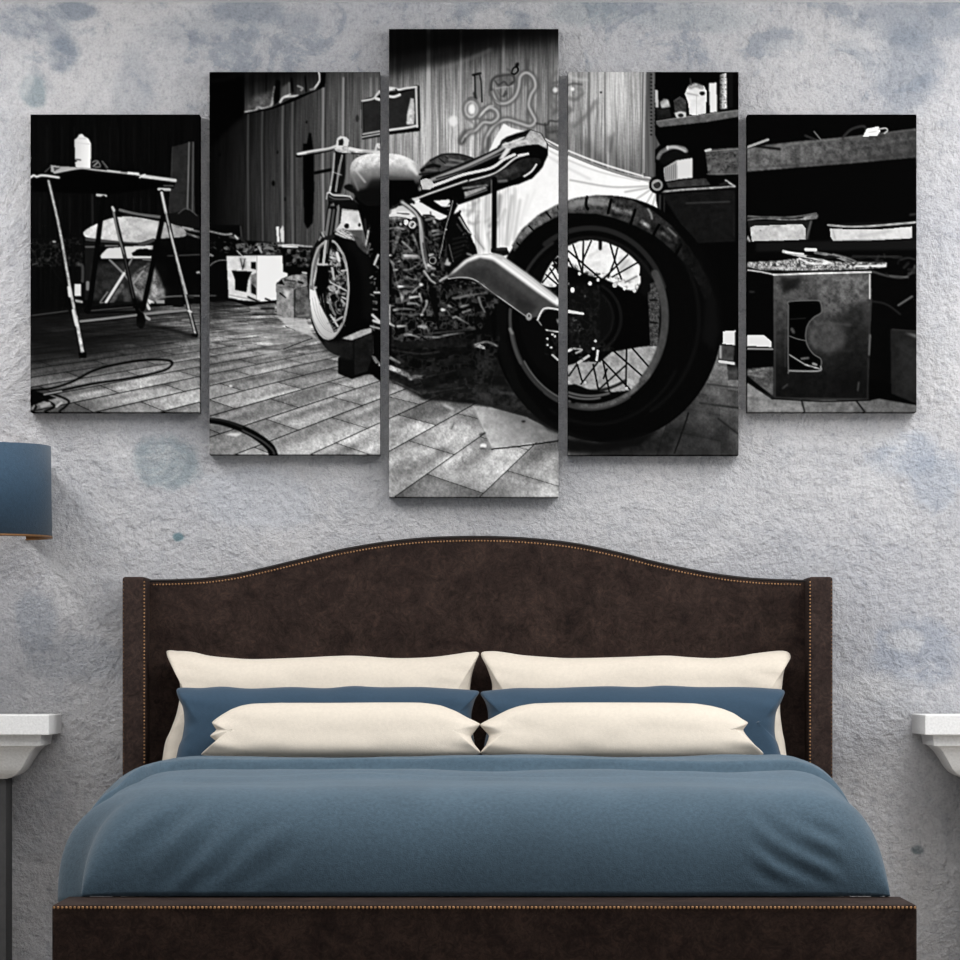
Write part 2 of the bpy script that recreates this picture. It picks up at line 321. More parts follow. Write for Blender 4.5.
    L('400,50 405,110', 12, 30); L('418,110 405,190', 10, 170, nz=.6); L('425,180 412,230', 12, 90, nz=.8); clutter(390, 60, 440, 240, 14, 30, 150, 5, 18, 6)
    clutter(440, 220, 478, 600, 22, 30, 200, 6, 22, 8); L('450,290 470,240', 12, 190); L('450,440 476,440', 10, 200); L('445,590 480,600 440,560', 14, 190); L('430,620 478,632', 10, 150)
    G('255,790 268,780 262,688 340,660 442,640 445,870 400,880 330,902 255,872', 9); G('345,690 440,660 440,850 345,880', 20, 0, 1, .6); G('265,700 335,700 335,800 265,790', 26, 1, .7, .6)
    G('278,684 380,640 434,628 436,652 380,675 330,694 300,690', 165, 0, 1, .2)
    G('440,640 500,660 500,930 440,880 410,870 445,760', 5); L('450,790 462,810', 18, 120); L('480,825 500,830', 18, 170); L('440,780 480,820', 8, 100)
    # things on the floor behind
    reg(205, 225, .125)
    G('35,0 300,0 300,120 560,140 590,170 860,170 840,420 800,600 600,620 350,640 180,600 35,600', 6, .5)
    L('30,48 90,62 150,75 215,72', 15, 120, nz=.6); L('200,95 270,105', 20, 70, nz=.8); L('240,85 260,110', 14, 190); L('285,10 295,120', 12, 55)
    clutter(40, 60, 260, 220, 22, 20, 110, 8, 26, 22); L('40,325 70,300 120,282 175,282', 7, 120); L('35,235 60,245', 18, 120); L('35,565 85,565', 10, 70)
    L('160,185 172,190', 20, 100); L('255,205 300,250', 8, 190); L('285,100 340,160', 20, 30)
    grit('240,150 600,140 600,238 260,240', 170, .7); clutter(360, 150, 600, 235, 14, 30, 190, 12, 40, 23); L('430,175 450,215', 18, 160); L('500,180 540,190', 24, 110)
    G('568,15 592,10 595,135 578,135', 225); G('600,40 624,0 632,60 630,135 608,135', 205)
    L('590,165 700,160 800,170 855,172', 14, 185, nz=.4); L('620,172 740,176', 12, 225)
    grit('650,190 845,190 840,340 650,330', 130, .7)
    G('172,250 415,243 412,612 190,592', 205, 0, 1, .12); G('415,243 618,243 626,375 660,385 660,412 612,432 570,468 578,600 430,620 412,610', 226)
    G('212,364 376,372 346,440 332,538 242,520 238,430', 4); G('366,296 410,296 406,356 368,348', 6); G('366,400 412,385 412,560 366,545', 90, .5, .8, .8); G('372,470 410,510 410,560 370,540', 15)
    G('270,260 330,262 325,350 290,350', 110, 1, .7, .8); L('285,270 300,340 320,270', 6, 30); L('310,320 300,355', 8, 20); L('218,290 260,330', 10, 170, 1, .6)
    L('196,560 350,590 440,605', 8, 110, 0, .7); L('186,592 240,600 350,640 430,625 580,610', 18, 5); L('345,575 440,620', 14, 15); L('485,590 520,605', 14, 8)
    G('345,655 440,645 560,650 562,712 370,718', 92, 0, 1, .6); L('360,660 430,662', 8, 170); L('450,670 550,668', 14, 20); L('370,690 480,690', 8, 150); L('380,715 570,715', 8, 10)
    G('568,470 640,480 722,510 715,768 640,742 575,694', 128, 0, 1, .45); G('724,512 820,490 855,750 722,768', 84, 0, 1, .6)
    G('612,430 700,400 760,395 812,378 820,488 722,512 640,488', 120, 0, 1, .8); L('640,440 720,450', 8, 15); L('600,545 645,580', 12, 10); G('628,515 680,530 665,600 640,560', 220, 1, .8); L('750,455 780,465', 18, 8); L('715,520 718,765', 10, 20); L('780,380 812,385', 12, 210)
    L('690,580 700,740', 10, 160, .5, .6); L('740,730 830,720', 12, 150, .3, .6)
    # hose and floor accents, second canvas
    reg(205, 300, .1875)
    L('15,642 90,652 180,680 250,712 310,752 350,790 370,840', 30, 6, w2=48); L('200,695 300,748 360,800 372,840', 8, 110, .4, .6); L('20,632 120,650 200,680', 5, 90, .4, .5)
    G('110,720 140,708 200,712 170,728', 225, .5, .8); E(137, 458, 9, 6, 230, .3)
    L('120,120 180,165 260,190', 40, 150, 4, .35); G('260,145 400,120 440,160 560,190 590,215 450,262 330,262 360,230 330,200 250,185', 112, 1, .6, .2)
    G('330,200 360,190 340,230 250,215', 190, 1.5, .5); G('260,275 380,265 420,275 340,295', 205, 1.5, .7); L('420,262 500,230 570,205', 5, 30, .2, .9); L('430,140 480,160', 5, 50, .2, .8)
    G('385,90 540,100 552,140 580,185 600,212 560,190 450,150', 190, .6, .75, .1); L('220,258 330,262 400,265', 8, 60, .6, .7); L('25,300 60,305', 12, 25, 1, .7)
    G('640,220 720,230 720,300 660,290 600,240', 40, 2, .6); G('270,130 300,140 240,170 130,165', 170, 3, .4)
    # ------------------------------------------------ graffiti on the planks, middle canvases
    reg(440, 40, .1666667)
    for s in ('270,670 275,600 300,545 340,500 400,478 480,500 540,516 572,485 548,432 532,390 545,330 572,280 560,225 520,196 482,220 472,285 450,340 400,378 345,372 312,310',
              '130,610 165,560 215,540 260,495 310,495 348,465 340,425 300,405 262,430 235,460'):
        L(s, 46, 78, .9, .6); L(s, 32, 62, .5, .35); L(s, 22, 150, .5, .6); L(s, 9, 208, .5, .75)
    L('300,330 305,260 340,215 400,205 440,215 450,255', 16, 80, .5, .6); G('330,220 430,212 435,270 340,290', 70, 1, .55, .6); L('335,290 440,275', 6, 200, .3, .7); L('345,300 370,340 400,310 390,345', 8, 70, .4, .6)
    L('430,195 440,170 462,162 468,185 448,205 430,200', 12, 22, .2); E(462, 150, 11, 17, 14, .3, 1, .5); L('405,175 430,190', 16, 70, .6, .6)
    G('205,205 242,200 248,345 212,345', 95, .8, .5); L('305,300 310,250 335,222 390,212 435,212 445,245 430,262', 12, 48, .4, .75); L('330,245 350,270 385,250 410,275 438,250', 9, 40, .4, .75); L('395,305 380,340 400,320', 9, 55, .3, .8); L('310,300 322,350 360,378', 8, 60, .5, .6)
    L('150,440 148,400 175,362 205,368 226,400 222,440 200,470', 8, 60, .4, .6); L('270,430 310,428 328,455 312,480 280,478', 6, 75, .4, .6); L('175,360 172,350 200,345', 14, 60, .6, .6)
    L('198,210 242,200', 14, 18); L('208,215 212,345', 10, 25, .2); L('238,205 248,270 252,370', 11, 45, .2, .9); L('225,240 228,350', 14, 130, .4, .7); L('205,320 215,350', 18, 35, .5, .8)
    arc(188, 415, 50, 62, 0, 360, 16, 100, .5, .7); arc(188, 415, 36, 46, 0, 360, 12, 190, .4, .8); E(192, 415, 20, 32, 245, .8); arc(188, 415, 24, 36, 60, 260, 7, 110, .3, .7)
    L('245,450 290,400 320,395', 8, 225, .3, .7); L('245,410 270,400', 10, 90, .4, .7); L('150,470 200,500 200,545 150,560', 12, 110, .6, .6); L('125,620 120,590 150,545', 22, 70, .8, .6); L('150,590 140,615', 12, 40, .6, .6)
    G('52,470 75,452 100,462 105,500 85,522 65,515 50,490', 238, .8, .9); L('525,120 522,180', 12, 60, 1, .7)
    L('515,280 510,420', 12, 200, .8, .6); E(520, 235, 20, 16, 85, .8, .6)
    L('245,690 285,640 290,590', 26, 70, 1, .6)
    # face right of the snake
    L('700,190 670,230 660,300 680,360 715,380', 22, 100, .8, .7); L('720,250 680,260', 20, 85, .6, .7); E(692, 300, 14, 14, 215, .5); arc(692, 300, 26, 26, 0, 360, 9, 80, .3, .7); L('660,250 655,380 700,430', 14, 90, .8, .6)
    L('580,500 640,510 660,485 700,490 715,480', 12, 50, .5, .8); L('630,500 640,600', 12, 45, .5, .8); L('650,555 715,545', 14, 60, .6, .8); G('640,520 715,510 715,640 650,625 630,590', 62, 1.5, .7, .6); G('655,560 700,560 700,590 660,590', 120, .8, .6)
    L('680,440 715,410', 24, 80, .8, .6); L('640,640 716,670', 6, 200)
    L('765,200 800,230 880,240', 14, 210, 1, .6); L('770,270 800,262 850,268', 14, 70, .6, .7); L('775,350 820,355 855,320', 22, 95, .8, .7); E(795, 295, 12, 12, 235, .5); L('830,290 850,300', 26, 110, 1, .6); L('765,400 785,420 765,440', 20, 85, .8, .7)
    L('800,520 860,470 900,430 940,370', 26, 100, 1.5, .5); L('790,480 800,440', 20, 200, 1, .5)
    reg(560, 60, .208333)
    E(197, 155, 5, 5, 20); L('120,400 180,480 200,540', 60, 60, 4, .4); L('240,380 260,460 280,540', 40, 60, 2, .4); L('330,300 320,400', 16, 200, 2, .4); L('260,350 240,440', 12, 60, 1, .4)
    L('70,320 110,280 150,230 165,200', 14, 100, 1.2, .5)
    # ------------------------------------------------ white sheet
    reg(0, 0, 1)
    G('503.5,123.5 512,128 532,133 546,141 560,151 590,163 620,173 645,178 652,180 658,184 658,212 648,205 642,230 642,262 640,292 560,300 500,275 478,270 470,240 460,218 440,222 400,216 396,206 440,186 487,156 494,140', 240, 0, 1, .03)
    L('545,139 568,150.5 600,163 632,173 650,178', 1.6, 240); L('546,144 568,154 600,167 634,177.5 652,180', 2.4, 130, .2); L('548,150 568,160 600,172 640,181', 1.4, 170, .5, .6); L('546,155 568,168 590,179', 2, 195, .8, .7)
    for s, v in [('505,210 497,226 488,234', 120), ('500,195 494,215 485,222', 160), ('516,190 512,225 508,245', 185), ('520,200 514,240', 175), ('470,195 480,200 470,206', 130), ('478,215 475,230 484,250', 110), ('462,210 480,212', 160), ('488,235 492,250', 130), ('505,210 503,225', 190), ('528,195 520,225', 215), ('535,190 525,215', 225), ('510,185 495,210', 200)]: L(s, 2.6, v, .9, .75)
    for s in ('650,182 630,176', '648,186 612,187 570,180', '648,188 625,192', '650,190 632,202', '653,192 645,206', '656,193 652,208'): L(s, 1.6, 120, .4, .6)
    G('484,156 500,150 520,190 505,245 478,262 462,215 470,185', 205, 3, .55, .5, 'v'); L('500,196 498,214 490,226', 4, 110, 1, .6); L('512,196 508,224 506,245', 3, 150, 1, .6); L('497,222 492,240 494,256', 2.5, 120, .6, .7); L('466,190 474,205 468,215', 4, 120, 1, .5)
    # folding chair back behind the tank
    reg(380, 20, .197917)
    G('205,750 250,705 310,678 390,675 450,690 480,705 400,745 300,780 210,790', 60, .4, 1, .7); L('255,710 320,680 400,680 470,700', 9, 25); L('330,690 375,715 440,700', 6, 25); L('330,730 400,735', 14, 130, .5, .7); L('300,700 330,725', 6, 20); L('350,705 420,715', 12, 140, .5, .7); L('210,760 260,735 300,740', 16, 14); L('230,755 290,760', 10, 130, .5, .5); L('200,780 300,770', 10, 20)
    # seat
    G('150,905 175,880 210,858 198,810 215,785 300,770 400,730 480,698 545,670 600,640 615,606 640,590 690,572 760,553 815,572 848,625 850,680 820,745 770,800 700,830 600,850 400,925 380,960 250,960 200,905', 6)
    G('203,812 230,800 262,806 276,842 250,856 215,856', 190, .2, 1, .2)
    L('262,806 350,772 450,732 560,680 640,636', 16, 150, .3); L('270,812 400,770 500,725 600,680 650,668', 8, 110, .3); L('600,640 680,610 700,600', 10, 14)
    L('272,836 330,815 420,782 560,748 625,705 680,680', 14, 210, .2); L('255,795 440,720 600,650', 5, 30); L('285,800 450,752 620,682', 6, 15)
    G('640,640 690,612 650,668 625,700 600,705', 215, .3)
    L('160,912 200,890 300,858 400,825 560,782 620,748 680,700 735,680', 8, 225)
    G('600,640 625,612 650,622 700,590 730,598 760,556 812,572 842,622 845,652 800,628 740,632 700,640 660,650', 168, 0, 1, .45); L('605,640 640,606 690,598 740,572', 9, 25, 0, .9); L('620,630 680,612 730,592', 6, 225); L('690,620 740,610', 10, 210, .5); L('770,575 830,625', 14, 205, 1, .6)
    G('440,825 560,790 640,745 720,700 800,690 815,720 770,770 640,820 440,860', 24, .5, 1, .9); G('560,790 680,735 700,760 620,800', 62, 1, .6, .7)
    L('725,792 765,765 790,730', 9, 205, .2); L('700,685 748,676', 12, 215, .2); L('600,815 640,812', 12, 120, .3, .8); L('760,690 820,700 815,745 760,800', 8, 4)
    L('420,850 540,835', 9, 150, .3, .8, nz=.5); G('425,870 530,840 540,850 430,895', 200, .5, .8, .3)
    # frame tubes
    reg(380, 180, .197917)
    G('45,0 170,0 200,60 190,90 160,120 45,150', 5, .5); L('95,120 45,150', 3, 60)
    G('110,135 200,110 280,165 330,180 310,196 260,190 240,150 200,150 150,170 45,180 45,200 60,150', 225, 0, .95, .1)
    G('262,102 330,130 395,112 420,115 350,135 325,135', 228); 
    L('200,85 260,62 440,0', 22, 8); L('190,92 260,65 440,3', 8, 215); L('165,100 190,95', 16, 200); L('155,100 170,115', 14, 20)
    L('215,110 340,165', 30, 6, sm=False); L('400,112 560,55 720,-6', 24, 5, sm=False); L('430,90 540,50', 6, 150, 0, .7)
    L('578,-5 576,355', 26, 5); L('563,0 561,350', 4, 235, 0, .5)
    G('560,345 640,340 655,375 620,385 560,365', 15); L('590,350 632,350', 12, 40)
    # engine block of shadows
    G('45,205 230,180 280,195 310,200 400,160 425,210 450,260 470,310 480,375 440,400 345,485 480,505 560,560 640,600 640,700 610,960 45,960', 8)
    reg(385, 200, .104167)
    G('105,95 125,60 185,55 235,108 110,112', 200, .3); L('120,130 230,135', 12, 20)
    G('285,52 340,20 460,90 585,165 520,192 480,160 430,145 375,165 345,120', 228); G('465,8 620,-5 625,20 590,62 545,62', 232)
    L('370,150 430,150 470,165', 20, 10); L('395,190 470,175', 24, 110, .3); L('470,200 478,215', 24, 170, .3); L('437,115 440,140', 12, 60)
    L('35,152 110,143 200,158 250,170', 26, 215, .2); L('40,168 200,172', 8, 80)
    L('165,20 260,90 325,160 352,240 360,400 385,560 415,670', 50, 70, .3); L('165,20 250,80 310,150 335,240 345,400 370,560 400,660', 22, 185, .3, w2=10); L('330,170 355,300 360,400', 12, 215, .5, .8)
    L('190,10 300,100 365,190 380,300', 9, 8)
    E(202, 215, 22, 26, 225, .2); E(262, 238, 36, 36, 190, .2); E(262, 238, 14, 24, 20, .2, 1, .6); L('155,200 150,250', 12, 90); E(152, 232, 12, 10, 200); L('120,265 180,280', 18, 130, .3)
    for s, w, v in [('35,275 110,265', 16, 115), ('35,215 70,225', 20, 70), ('35,195 140,195', 22, 50), ('38,400 105,382', 12, 90), ('38,320 90,310', 14, 40), ('138,300 110,400 80,510', 44, 62), ('165,400 215,440 262,490', 18, 150), ('268,335 295,400 320,470', 24, 85), ('160,190 165,260', 10, 60), ('200,350 260,440', 14, 30), ('35,440 60,430', 12, 60),
                    ('180,545 325,548', 56, 95), ('190,535 310,535', 22, 190), ('130,590 150,580', 16, 130), ('180,672 240,665 335,610', 18, 105), ('90,672 122,668', 24, 180), ('210,735 260,760 305,762', 18, 115), ('130,830 180,830', 28, 225), ('185,828 290,832', 16, 95), ('260,890 300,850 355,815', 18, 140), ('345,812 362,812', 36, 190), ('150,900 170,935 165,960', 16, 140), ('150,890 260,880', 20, 70), ('240,935 330,930', 16, 190), ('330,900 350,950', 20, 170),
                    ('35,530 60,530', 24, 210), ('45,570 85,650 105,760 140,890', 16, 85), ('35,920 50,920', 14, 160), ('60,590 90,620', 24, 100),
                    ('455,300 515,285', 26, 120), ('460,340 520,325', 24, 105), ('470,380 525,365', 22, 75), ('480,430 520,440', 20, 55), ('440,320 445,400', 14, 50), ('475,480 485,500', 14, 110),
                    ('430,530 465,520', 26, 190), ('415,625 445,640', 32, 215), ('450,655 490,660', 26, 140), ('455,715 475,722', 24, 150), ('375,350 410,380 400,420', 14, 90), ('390,400 430,520', 16, 45), ('500,420 520,500', 14, 50)]: L(s, w*.95, min(v*1.12, 245), .3, .95, w2=w*.45, nz=.3)
    arc(458, 580, 32, 32, 0, 360, 11, 120, .2)
    L('668,0 640,110 590,270 545,440 520,560 500,800', 62, 7, w2=40); L('650,10 628,110 580,280 545,460 520,560', 11, 115, .2, w2=7); E(585, 283, 9, 9, 150, .2)
    L('365,680 410,735 470,800', 26, 8); L('375,682 410,730 440,770 482,798', 18, 175, .3); L('528,778 560,755 606,735', 20, 185, .3)
    G('570,622 600,548 612,590 636,605 620,632', 170, .3); L('615,430 630,490 655,590', 14, 62, .2); L('590,440 575,540', 8, 50)
    for k in range(5): L([(650, 375+k*48), (800-k*18, 345+k*44)], 14, 26, .5, .9)
    L('700,130 770,250 820,330', 26, 8); L('712,165 790,290 830,320', 16, 205, .5, .9); L('690,230 740,300', 12, 60, .3); L('720,110 700,150', 24, 8)
    L('770,300 800,380 850,440 870,510', 34, 8); clutter(750, 300, 850, 480, 12, 30, 140, 8, 24, 41); L('860,340 880,380 950,470', 8, 90, .4, .7); L('800,210 850,230 900,210', 24, 140, 1, .7); L('790,515 830,530', 18, 130, .3)
    reg(385, 290, .104167)
    for s, w, v in [('650,78 740,65 830,35', 16, 110), ('900,70 920,140 960,215', 24, 110), ('735,160 805,140', 20, 140), ('745,215 825,190', 18, 130), ('550,190 575,190', 34, 230), ('550,130 575,125', 14, 70), ('610,150 640,165', 24, 150), ('590,190 620,240 560,245', 12, 80), ('680,255 800,325', 16, 130), ('655,265 685,255', 22, 130),
                    ('400,105 395,150 350,235', 26, 140), ('350,240 370,235', 22, 170), ('395,185 435,210', 10, 90), ('40,150 45,310', 30, 150), ('45,150 90,150', 16, 120), ('40,320 90,348', 28, 190), ('120,348 195,345', 22, 190), ('200,345 212,310', 12, 70), ('90,190 180,180 290,190', 20, 100), ('85,195 110,190', 16, 150), ('110,225 300,240', 26, 55), ('160,60 162,120', 22, 150), ('240,75 330,60 350,110', 16, 170), ('220,130 300,130 325,150', 24, 120), ('160,50 270,0', 14, 90), ('310,270 330,285', 16, 90), ('320,350 400,350 370,370', 22, 130), ('345,355 385,365', 18, 160),
                    ('190,430 250,430 330,455', 26, 120), ('210,425 260,430', 16, 170), ('380,450 500,455 560,440 640,425 760,410', 22, 75), ('460,452 530,452', 14, 130), ('560,438 700,415', 14, 110), ('60,530 200,545', 20, 26), ('120,640 260,600', 14, 32), ('345,490 390,490', 16, 62), ('700,550 760,560', 12, 32), ('50,645 140,700', 20, 120), ('60,650 130,690', 8, 190),
                    ('680,715 760,705 820,710', 20, 120), ('690,712 740,708', 12, 170), ('400,800 560,770 680,740', 10, 32), ('290,800 300,850 340,855 420,820 440,800', 20, 62), ('380,830 420,825', 18, 120), ('35,740 70,750 120,775', 44, 150), ('50,745 110,760', 16, 215), ('150,770 190,790 180,830', 24, 130), ('220,790 260,790 230,820', 24, 120), ('60,800 170,850', 30, 38), ('680,940 760,935', 14, 80), ('850,545 900,540 960,560', 6, 60)]: L(s, w*.95, min(v*1.12, 245), .3, .95, w2=w*.45, nz=.3)
    arc(388, 580, 22, 26, 0, 360, 10, 62, .3); G('860,545 910,520 960,545 960,570', 165, .2); G('35,905 110,950 35,960', 120, .5)
    reg(380, 330, .197917)
    G('45,250 200,340 220,352 470,375 560,390 900,520 900,330 620,130 520,110 300,200 45,200', 10, 1, .9); G('505,130 640,150 660,220 640,235 520,230', 22, .5, 1, .6); G('470,280 620,285 760,320 800,430 680,400 480,370', 36, 2, .8, .9); L('600,315 680,325', 8, 90, .8, .6); L('640,250 670,290', 10, 70, 1, .6); L('300,325 430,290', 6, 40, .5, .6); L('205,320 260,310', 12, 60, .5, .8)
    L('45,195 120,215 170,230 250,230', 34, 30, 1, .6); L('50,190 90,205 130,225', 22, 170, .4, nz=.9); L('140,225 155,245 180,235 235,240', 16, 130, .4, nz=.9); L('45,140 100,165', 9, 120, .3)
    G('470,385 560,392 740,440 905,525 905,555 770,570 565,598', ((560, 590, 195), (700, 440, 120)), 0, 1, .2); L('600,410 900,520', 26, 90, 2, .5); E(725, 462, 10, 5, 20, .4); L('470,385 520,500 565,598', 5, 150, .2, .7)
    L('565,602 700,588 905,560', 7, 14, .2); G('510,550 560,600 540,640 500,570', 80, 2, .4); E(522, 585, 17, 12, 235, .4); E(518, 598, 15, 6, 60, .6, .7)
    L('325,380 370,400', 12, 215, .8, .8); L('360,500 375,470', 7, 70, .3, .8); L('415,640 418,668', 6, 80, .3, .7); L('505,530 530,520', 10, 30, .3, .8)
    # ------------------------------------------------ dark shelves of the right-hand canvases
    reg(560, 60, .208333)
    G('412,50 462,50 466,350 495,410 495,560 470,560 400,560', 80, 0, 1, .4, 'v'); L('408,60 404,540', 6, 160, .2, .7); L('398,60 392,540', 5, 60, .2, .8)
    for k in range(17): E(438, 70+k*18, 5, 4, 12)
    for k in range(12): E(456, 120+k*18, 3, 4, 14)
    reg(0, 0, 1)
    G('655,68 742,68 742,352 738,352 700,330 664,240 656,200 655,150 660,145 655,135', 5)
    G('744,112 920,112 920,414 744,414', 5)
    G('726,350 742,350 742,380 728,380', 5)
    reg(560, 60, .208333)
    G('462,292 600,270 858,238 858,272 700,298 478,322 462,308', 88, 0, 1, .35)
    L('465,295 600,274 858,242', 5, 120, .2, .7)
    G('455,142 470,146 473,228 458,228', 185); G('478,205 500,185 520,190 530,225 488,232', 165, .5, 1, .4); G('462,236 525,232 535,278 466,285', 26, .5, 1, .6)
    G('545,195 575,175 604,192 607,268 556,275', 55, .2, 1, .8); G('548,255 575,246 606,252 606,274 560,278', 200); E(580, 266, 14, 9, 30)
    G('600,165 612,130 650,112 692,125 704,150 700,255 655,265 622,262 615,205', 220, .2, 1, .08); L('625,130 650,120 680,130', 22, 110, .5, .8, nz=.8); L('610,160 660,170', 6, 120, .3, .7); L('630,120 625,90', 6, 60); E(683, 160, 13, 10, 8); L('655,170 655,262', 4, 170, .2, .7)
    G('715,112 752,108 753,250 720,252', 222); G('766,72 800,60 803,232 766,236', ((766, 0, 60), (790, 0, 190)), 0, 1, .7, 'f'); G('800,62 830,60 830,225 803,230', 14)
    L('790,70 785,230', 8, 190, .4, .6)
    G('468,460 500,425 590,425 625,462 600,480 545,490 500,505 478,490', 12); L('470,470 490,440 540,418 590,424 606,436', 18, 120, .3, nz=.4); L('515,418 560,420 600,438', 10, 180, .3); E(517, 422, 5, 10, 200)
    G('498,520 560,482 636,470 636,565 570,572 505,582', 205); G('498,520 562,484 565,572 505,582', 150)
    for k in range(6): L([(508+k*9, 520-k*4), (509+k*9, 575-k)], 4, 85, .2, .7)
    G('510,590 600,575 700,568 722,600 600,608 520,612', 48, 0, 1, .5)
    L('488,632 600,622 760,612 838,606', 9, 150, nz=.5); L('838,606 795,578', 9, 170, nz=.4); L('800,590 770,600', 14, 25)
    G('698,438 730,428 858,420 858,550 712,552 705,500', 74, 0, 1, .5); clutter(712, 440, 852, 540, 34, 15, 30, 8, 16, 51, .7); L('700,436 722,430', 12, 190, .2); L('705,548 858,545', 4, 110, .2, .6); L('705,440 858,426', 5, 130, .2, .6)
    G('488,645 840,622 840,870 640,880', 17, .5, 1, .4); L('605,687 815,680', 5, 60, .3); L('480,650 478,720', 8, 60, .3); L('500,660 500,740', 5, 40); L('836,640 836,850', 3, 30, .3, .8)
    E(468, 600, 42, 42, 6); arc(466, 600, 22, 22, 0, 360, 11, 130, .2); E(466, 602, 12, 12, 40, .2); L('450,590 470,580', 8, 190, .3, .8)
    reg(740, 100, .197917)
    G('35,245 150,225 300,208 560,185 760,160 895,142 895,290 560,320 300,340 35,362', ((100, 300, 88), (880, 250, 50)), .3, 1, .55)
    L('40,290 300,265 600,235 890,190', 12, 92, 1, .45, nz=.6); L('40,340 400,320 880,270', 8, 30, .8, .5); L('35,250 170,235 500,195 890,148', 7, 110, .4, .5)
    L('38,238 142,200', 12, 150, .2); L('90,235 200,248', 12, 14, .3); L('375,160 408,200', 7, 95, .2); L('330,180 380,200', 10, 40, .4); L('520,190 560,150 620,132 640,150', 12, 40, .4)
    G('622,184 640,146 700,134 708,158 692,182', 215, .2); L('700,148 735,142 745,155 730,168', 7, 160, .2); L('650,165 690,158', 3, 150, .2, .6)
    L('38,606 120,598 250,605 385,596', 8, 110, nz=.6); L('38,588 250,592 385,572', 9, 70, .2, nz=.7); L('330,596 385,585', 20, 120, .3, nz=.7)
    G('38,612 360,610 350,705 60,716', 22); G('52,645 75,635 315,628 332,650 330,705 60,714', 178, .2, 1, .22); L('335,700 360,612', 10, 90, .3, .8); L('170,640 200,636', 8, 110, .5, .6); E(104, 660, 3, 3, 60); L('38,690 48,712', 10, 150)
    G('440,625 890,610 885,705 455,715', 14); L('445,632 560,640 700,634 885,618', 10, 140, .2, nz=.3); G('455,650 560,655 700,655 868,640 868,698 700,708 470,712 458,690', 185, .2, 1, .12); L('470,660 480,700', 8, 130, .4, .7); L('600,690 760,662', 14, 150, 1, .6)
    G('80,720 895,705 895,755 80,765', 19, .8, .8); L('560,795 800,790', 5, 40, .4); L('860,580 895,575', 10, 40, .6)
    G('38,820 200,812 300,800 400,812 560,818 745,820 738,845 600,856 300,862 100,858 38,842', 140, 0, 1, .75, 'f'); grit('60,812 700,812 700,852 60,852', 5, .8)
    L('220,765 300,785 380,800 470,830', 15, 165, .2, nz=.5); L('380,770 480,790 560,820', 14, 90, .2, nz=.8); L('230,768 320,778', 8, 215, .2); L('300,800 360,825 460,825', 10, 190, .2, nz=.5); L('420,795 500,790', 16, 20, .2); L('340,790 420,800', 9, 15, .2); L('333,755 382,757', 16, 200, .2); L('470,780 560,805 600,830', 9, 110, .3, nz=.6)
    L('560,840 735,838', 10, 195, .2); L('100,845 300,850', 6, 205, .3, .8, nz=.6)
    reg(740, 240, .197917)
    L('38,152 100,160 172,175', 7, 170, .2); G('170,176 662,160 664,300 656,560 648,806 168,796', ((540, 200, 76), (500, 700, 15)), 0, 1, .5); G('500,330 660,300 655,800 480,800', 10, 6, .5); G('400,180 640,190 640,290 480,380 420,350', 84, 3, .5, .7)
    L('170,176 400,168 662,162', 9, 190, .2, nz=.3); L('176,190 176,790', 6, 62, .3, .8); L('656,175 656,296', 7, 175, .2); L('664,300 655,420 650,500', 8, 40, .3); L('658,480 652,580', 8, 120, .3, .7); L('648,600 645,800', 5, 42, .3)
    L('175,800 650,806', 8, 50, .3); G('200,190 320,190 290,240 220,270', 10, 2, .8)
    E(440, 495, 95, 72, 62, 2.5, .8, 0, .3); L('385,430 430,420 560,430', 8, 82, .8, .6); L('400,550 560,560', 8, 50, .8, .5); L('380,455 360,500 385,550', 10, 80, .8, .6)
    s = '244,330 252,310 390,306 408,320 412,365 372,392 342,430 332,480 340,530 370,575 408,602 408,640 390,662 258,662 244,645'
    G(s, 3); L(s+' 244,330', 6, 84, .2, .9); L('250,660 395,662 408,640', 9, 130, .2, .8); L('250,485 290,500 330,508', 5, 82, .2); L('262,450 270,465', 16, 60, .3); L('250,580 330,630', 7, 120, .2); L('310,600 345,596', 10, 90, .3); L('330,630 400,650', 8, 130, .2, nz=.5); L('370,625 385,630', 12, 120, .2); L('250,400 330,395', 5, 22, .2)
    L('215,750 240,730', 6, 80, .3, .7); L('600,720 595,760', 8, 75, .3, .7); L('230,330 228,640', 6, 60, .5, .5)
    G('38,480 120,480 158,512 160,540 38,535', 205, .2); L('38,550 165,551', 8, 130, .2); L('50,262 70,262', 8, 40, .4)
    G('38,650 170,640 168,790 38,690', 70, .5, 1, .7, 'n'); L('36,690 100,745 168,798', 10, 8); L('45,680 120,690', 8, 120, .3, .8, nz=.7); L('45,665 120,650', 10, 150, .6, .6, nz=.7)
    G('36,720 160,805 650,812 700,800 895,835 895,880 36,880', ((100, 850, 120), (880, 850, 80)), 0, 1, .35); L('312,812 328,875', 7, 14); L('590,815 635,875', 8, 14); L('40,800 300,825', 10, 70, 1, .5); L('36,760 300,850', 20, 140, 2, .3); L('160,800 420,815 660,808', 7, 6)
    G('655,700 895,760 895,830 700,800 655,805', 4, 1); G('760,452 895,470 895,828 765,775', 24, .4, 1, .3); L('768,452 895,462', 5, 55, .3); G('830,466 895,478 895,498', 110, .8, .8); G('800,500 895,510 895,780 820,770', 34, 3, .6, .3)
    L('670,160 760,185 830,190 870,160 885,130', 9, 72, .4, .8, nz=.5); L('750,180 850,188', 6, 110, .4, .7); L('800,330 870,285', 9, 88, .3); L('670,310 740,325 810,375', 8, 28, .5); L('810,100 850,90 890,100', 8, 36, .6); L('570,80 790,85', 5, 38, .5); clutter(560, 85, 890, 180, 16, 14, 44, 14, 50, 62, .7)
    # ------------------------------------------------ rear wheel
    reg(560, 250, .229167)
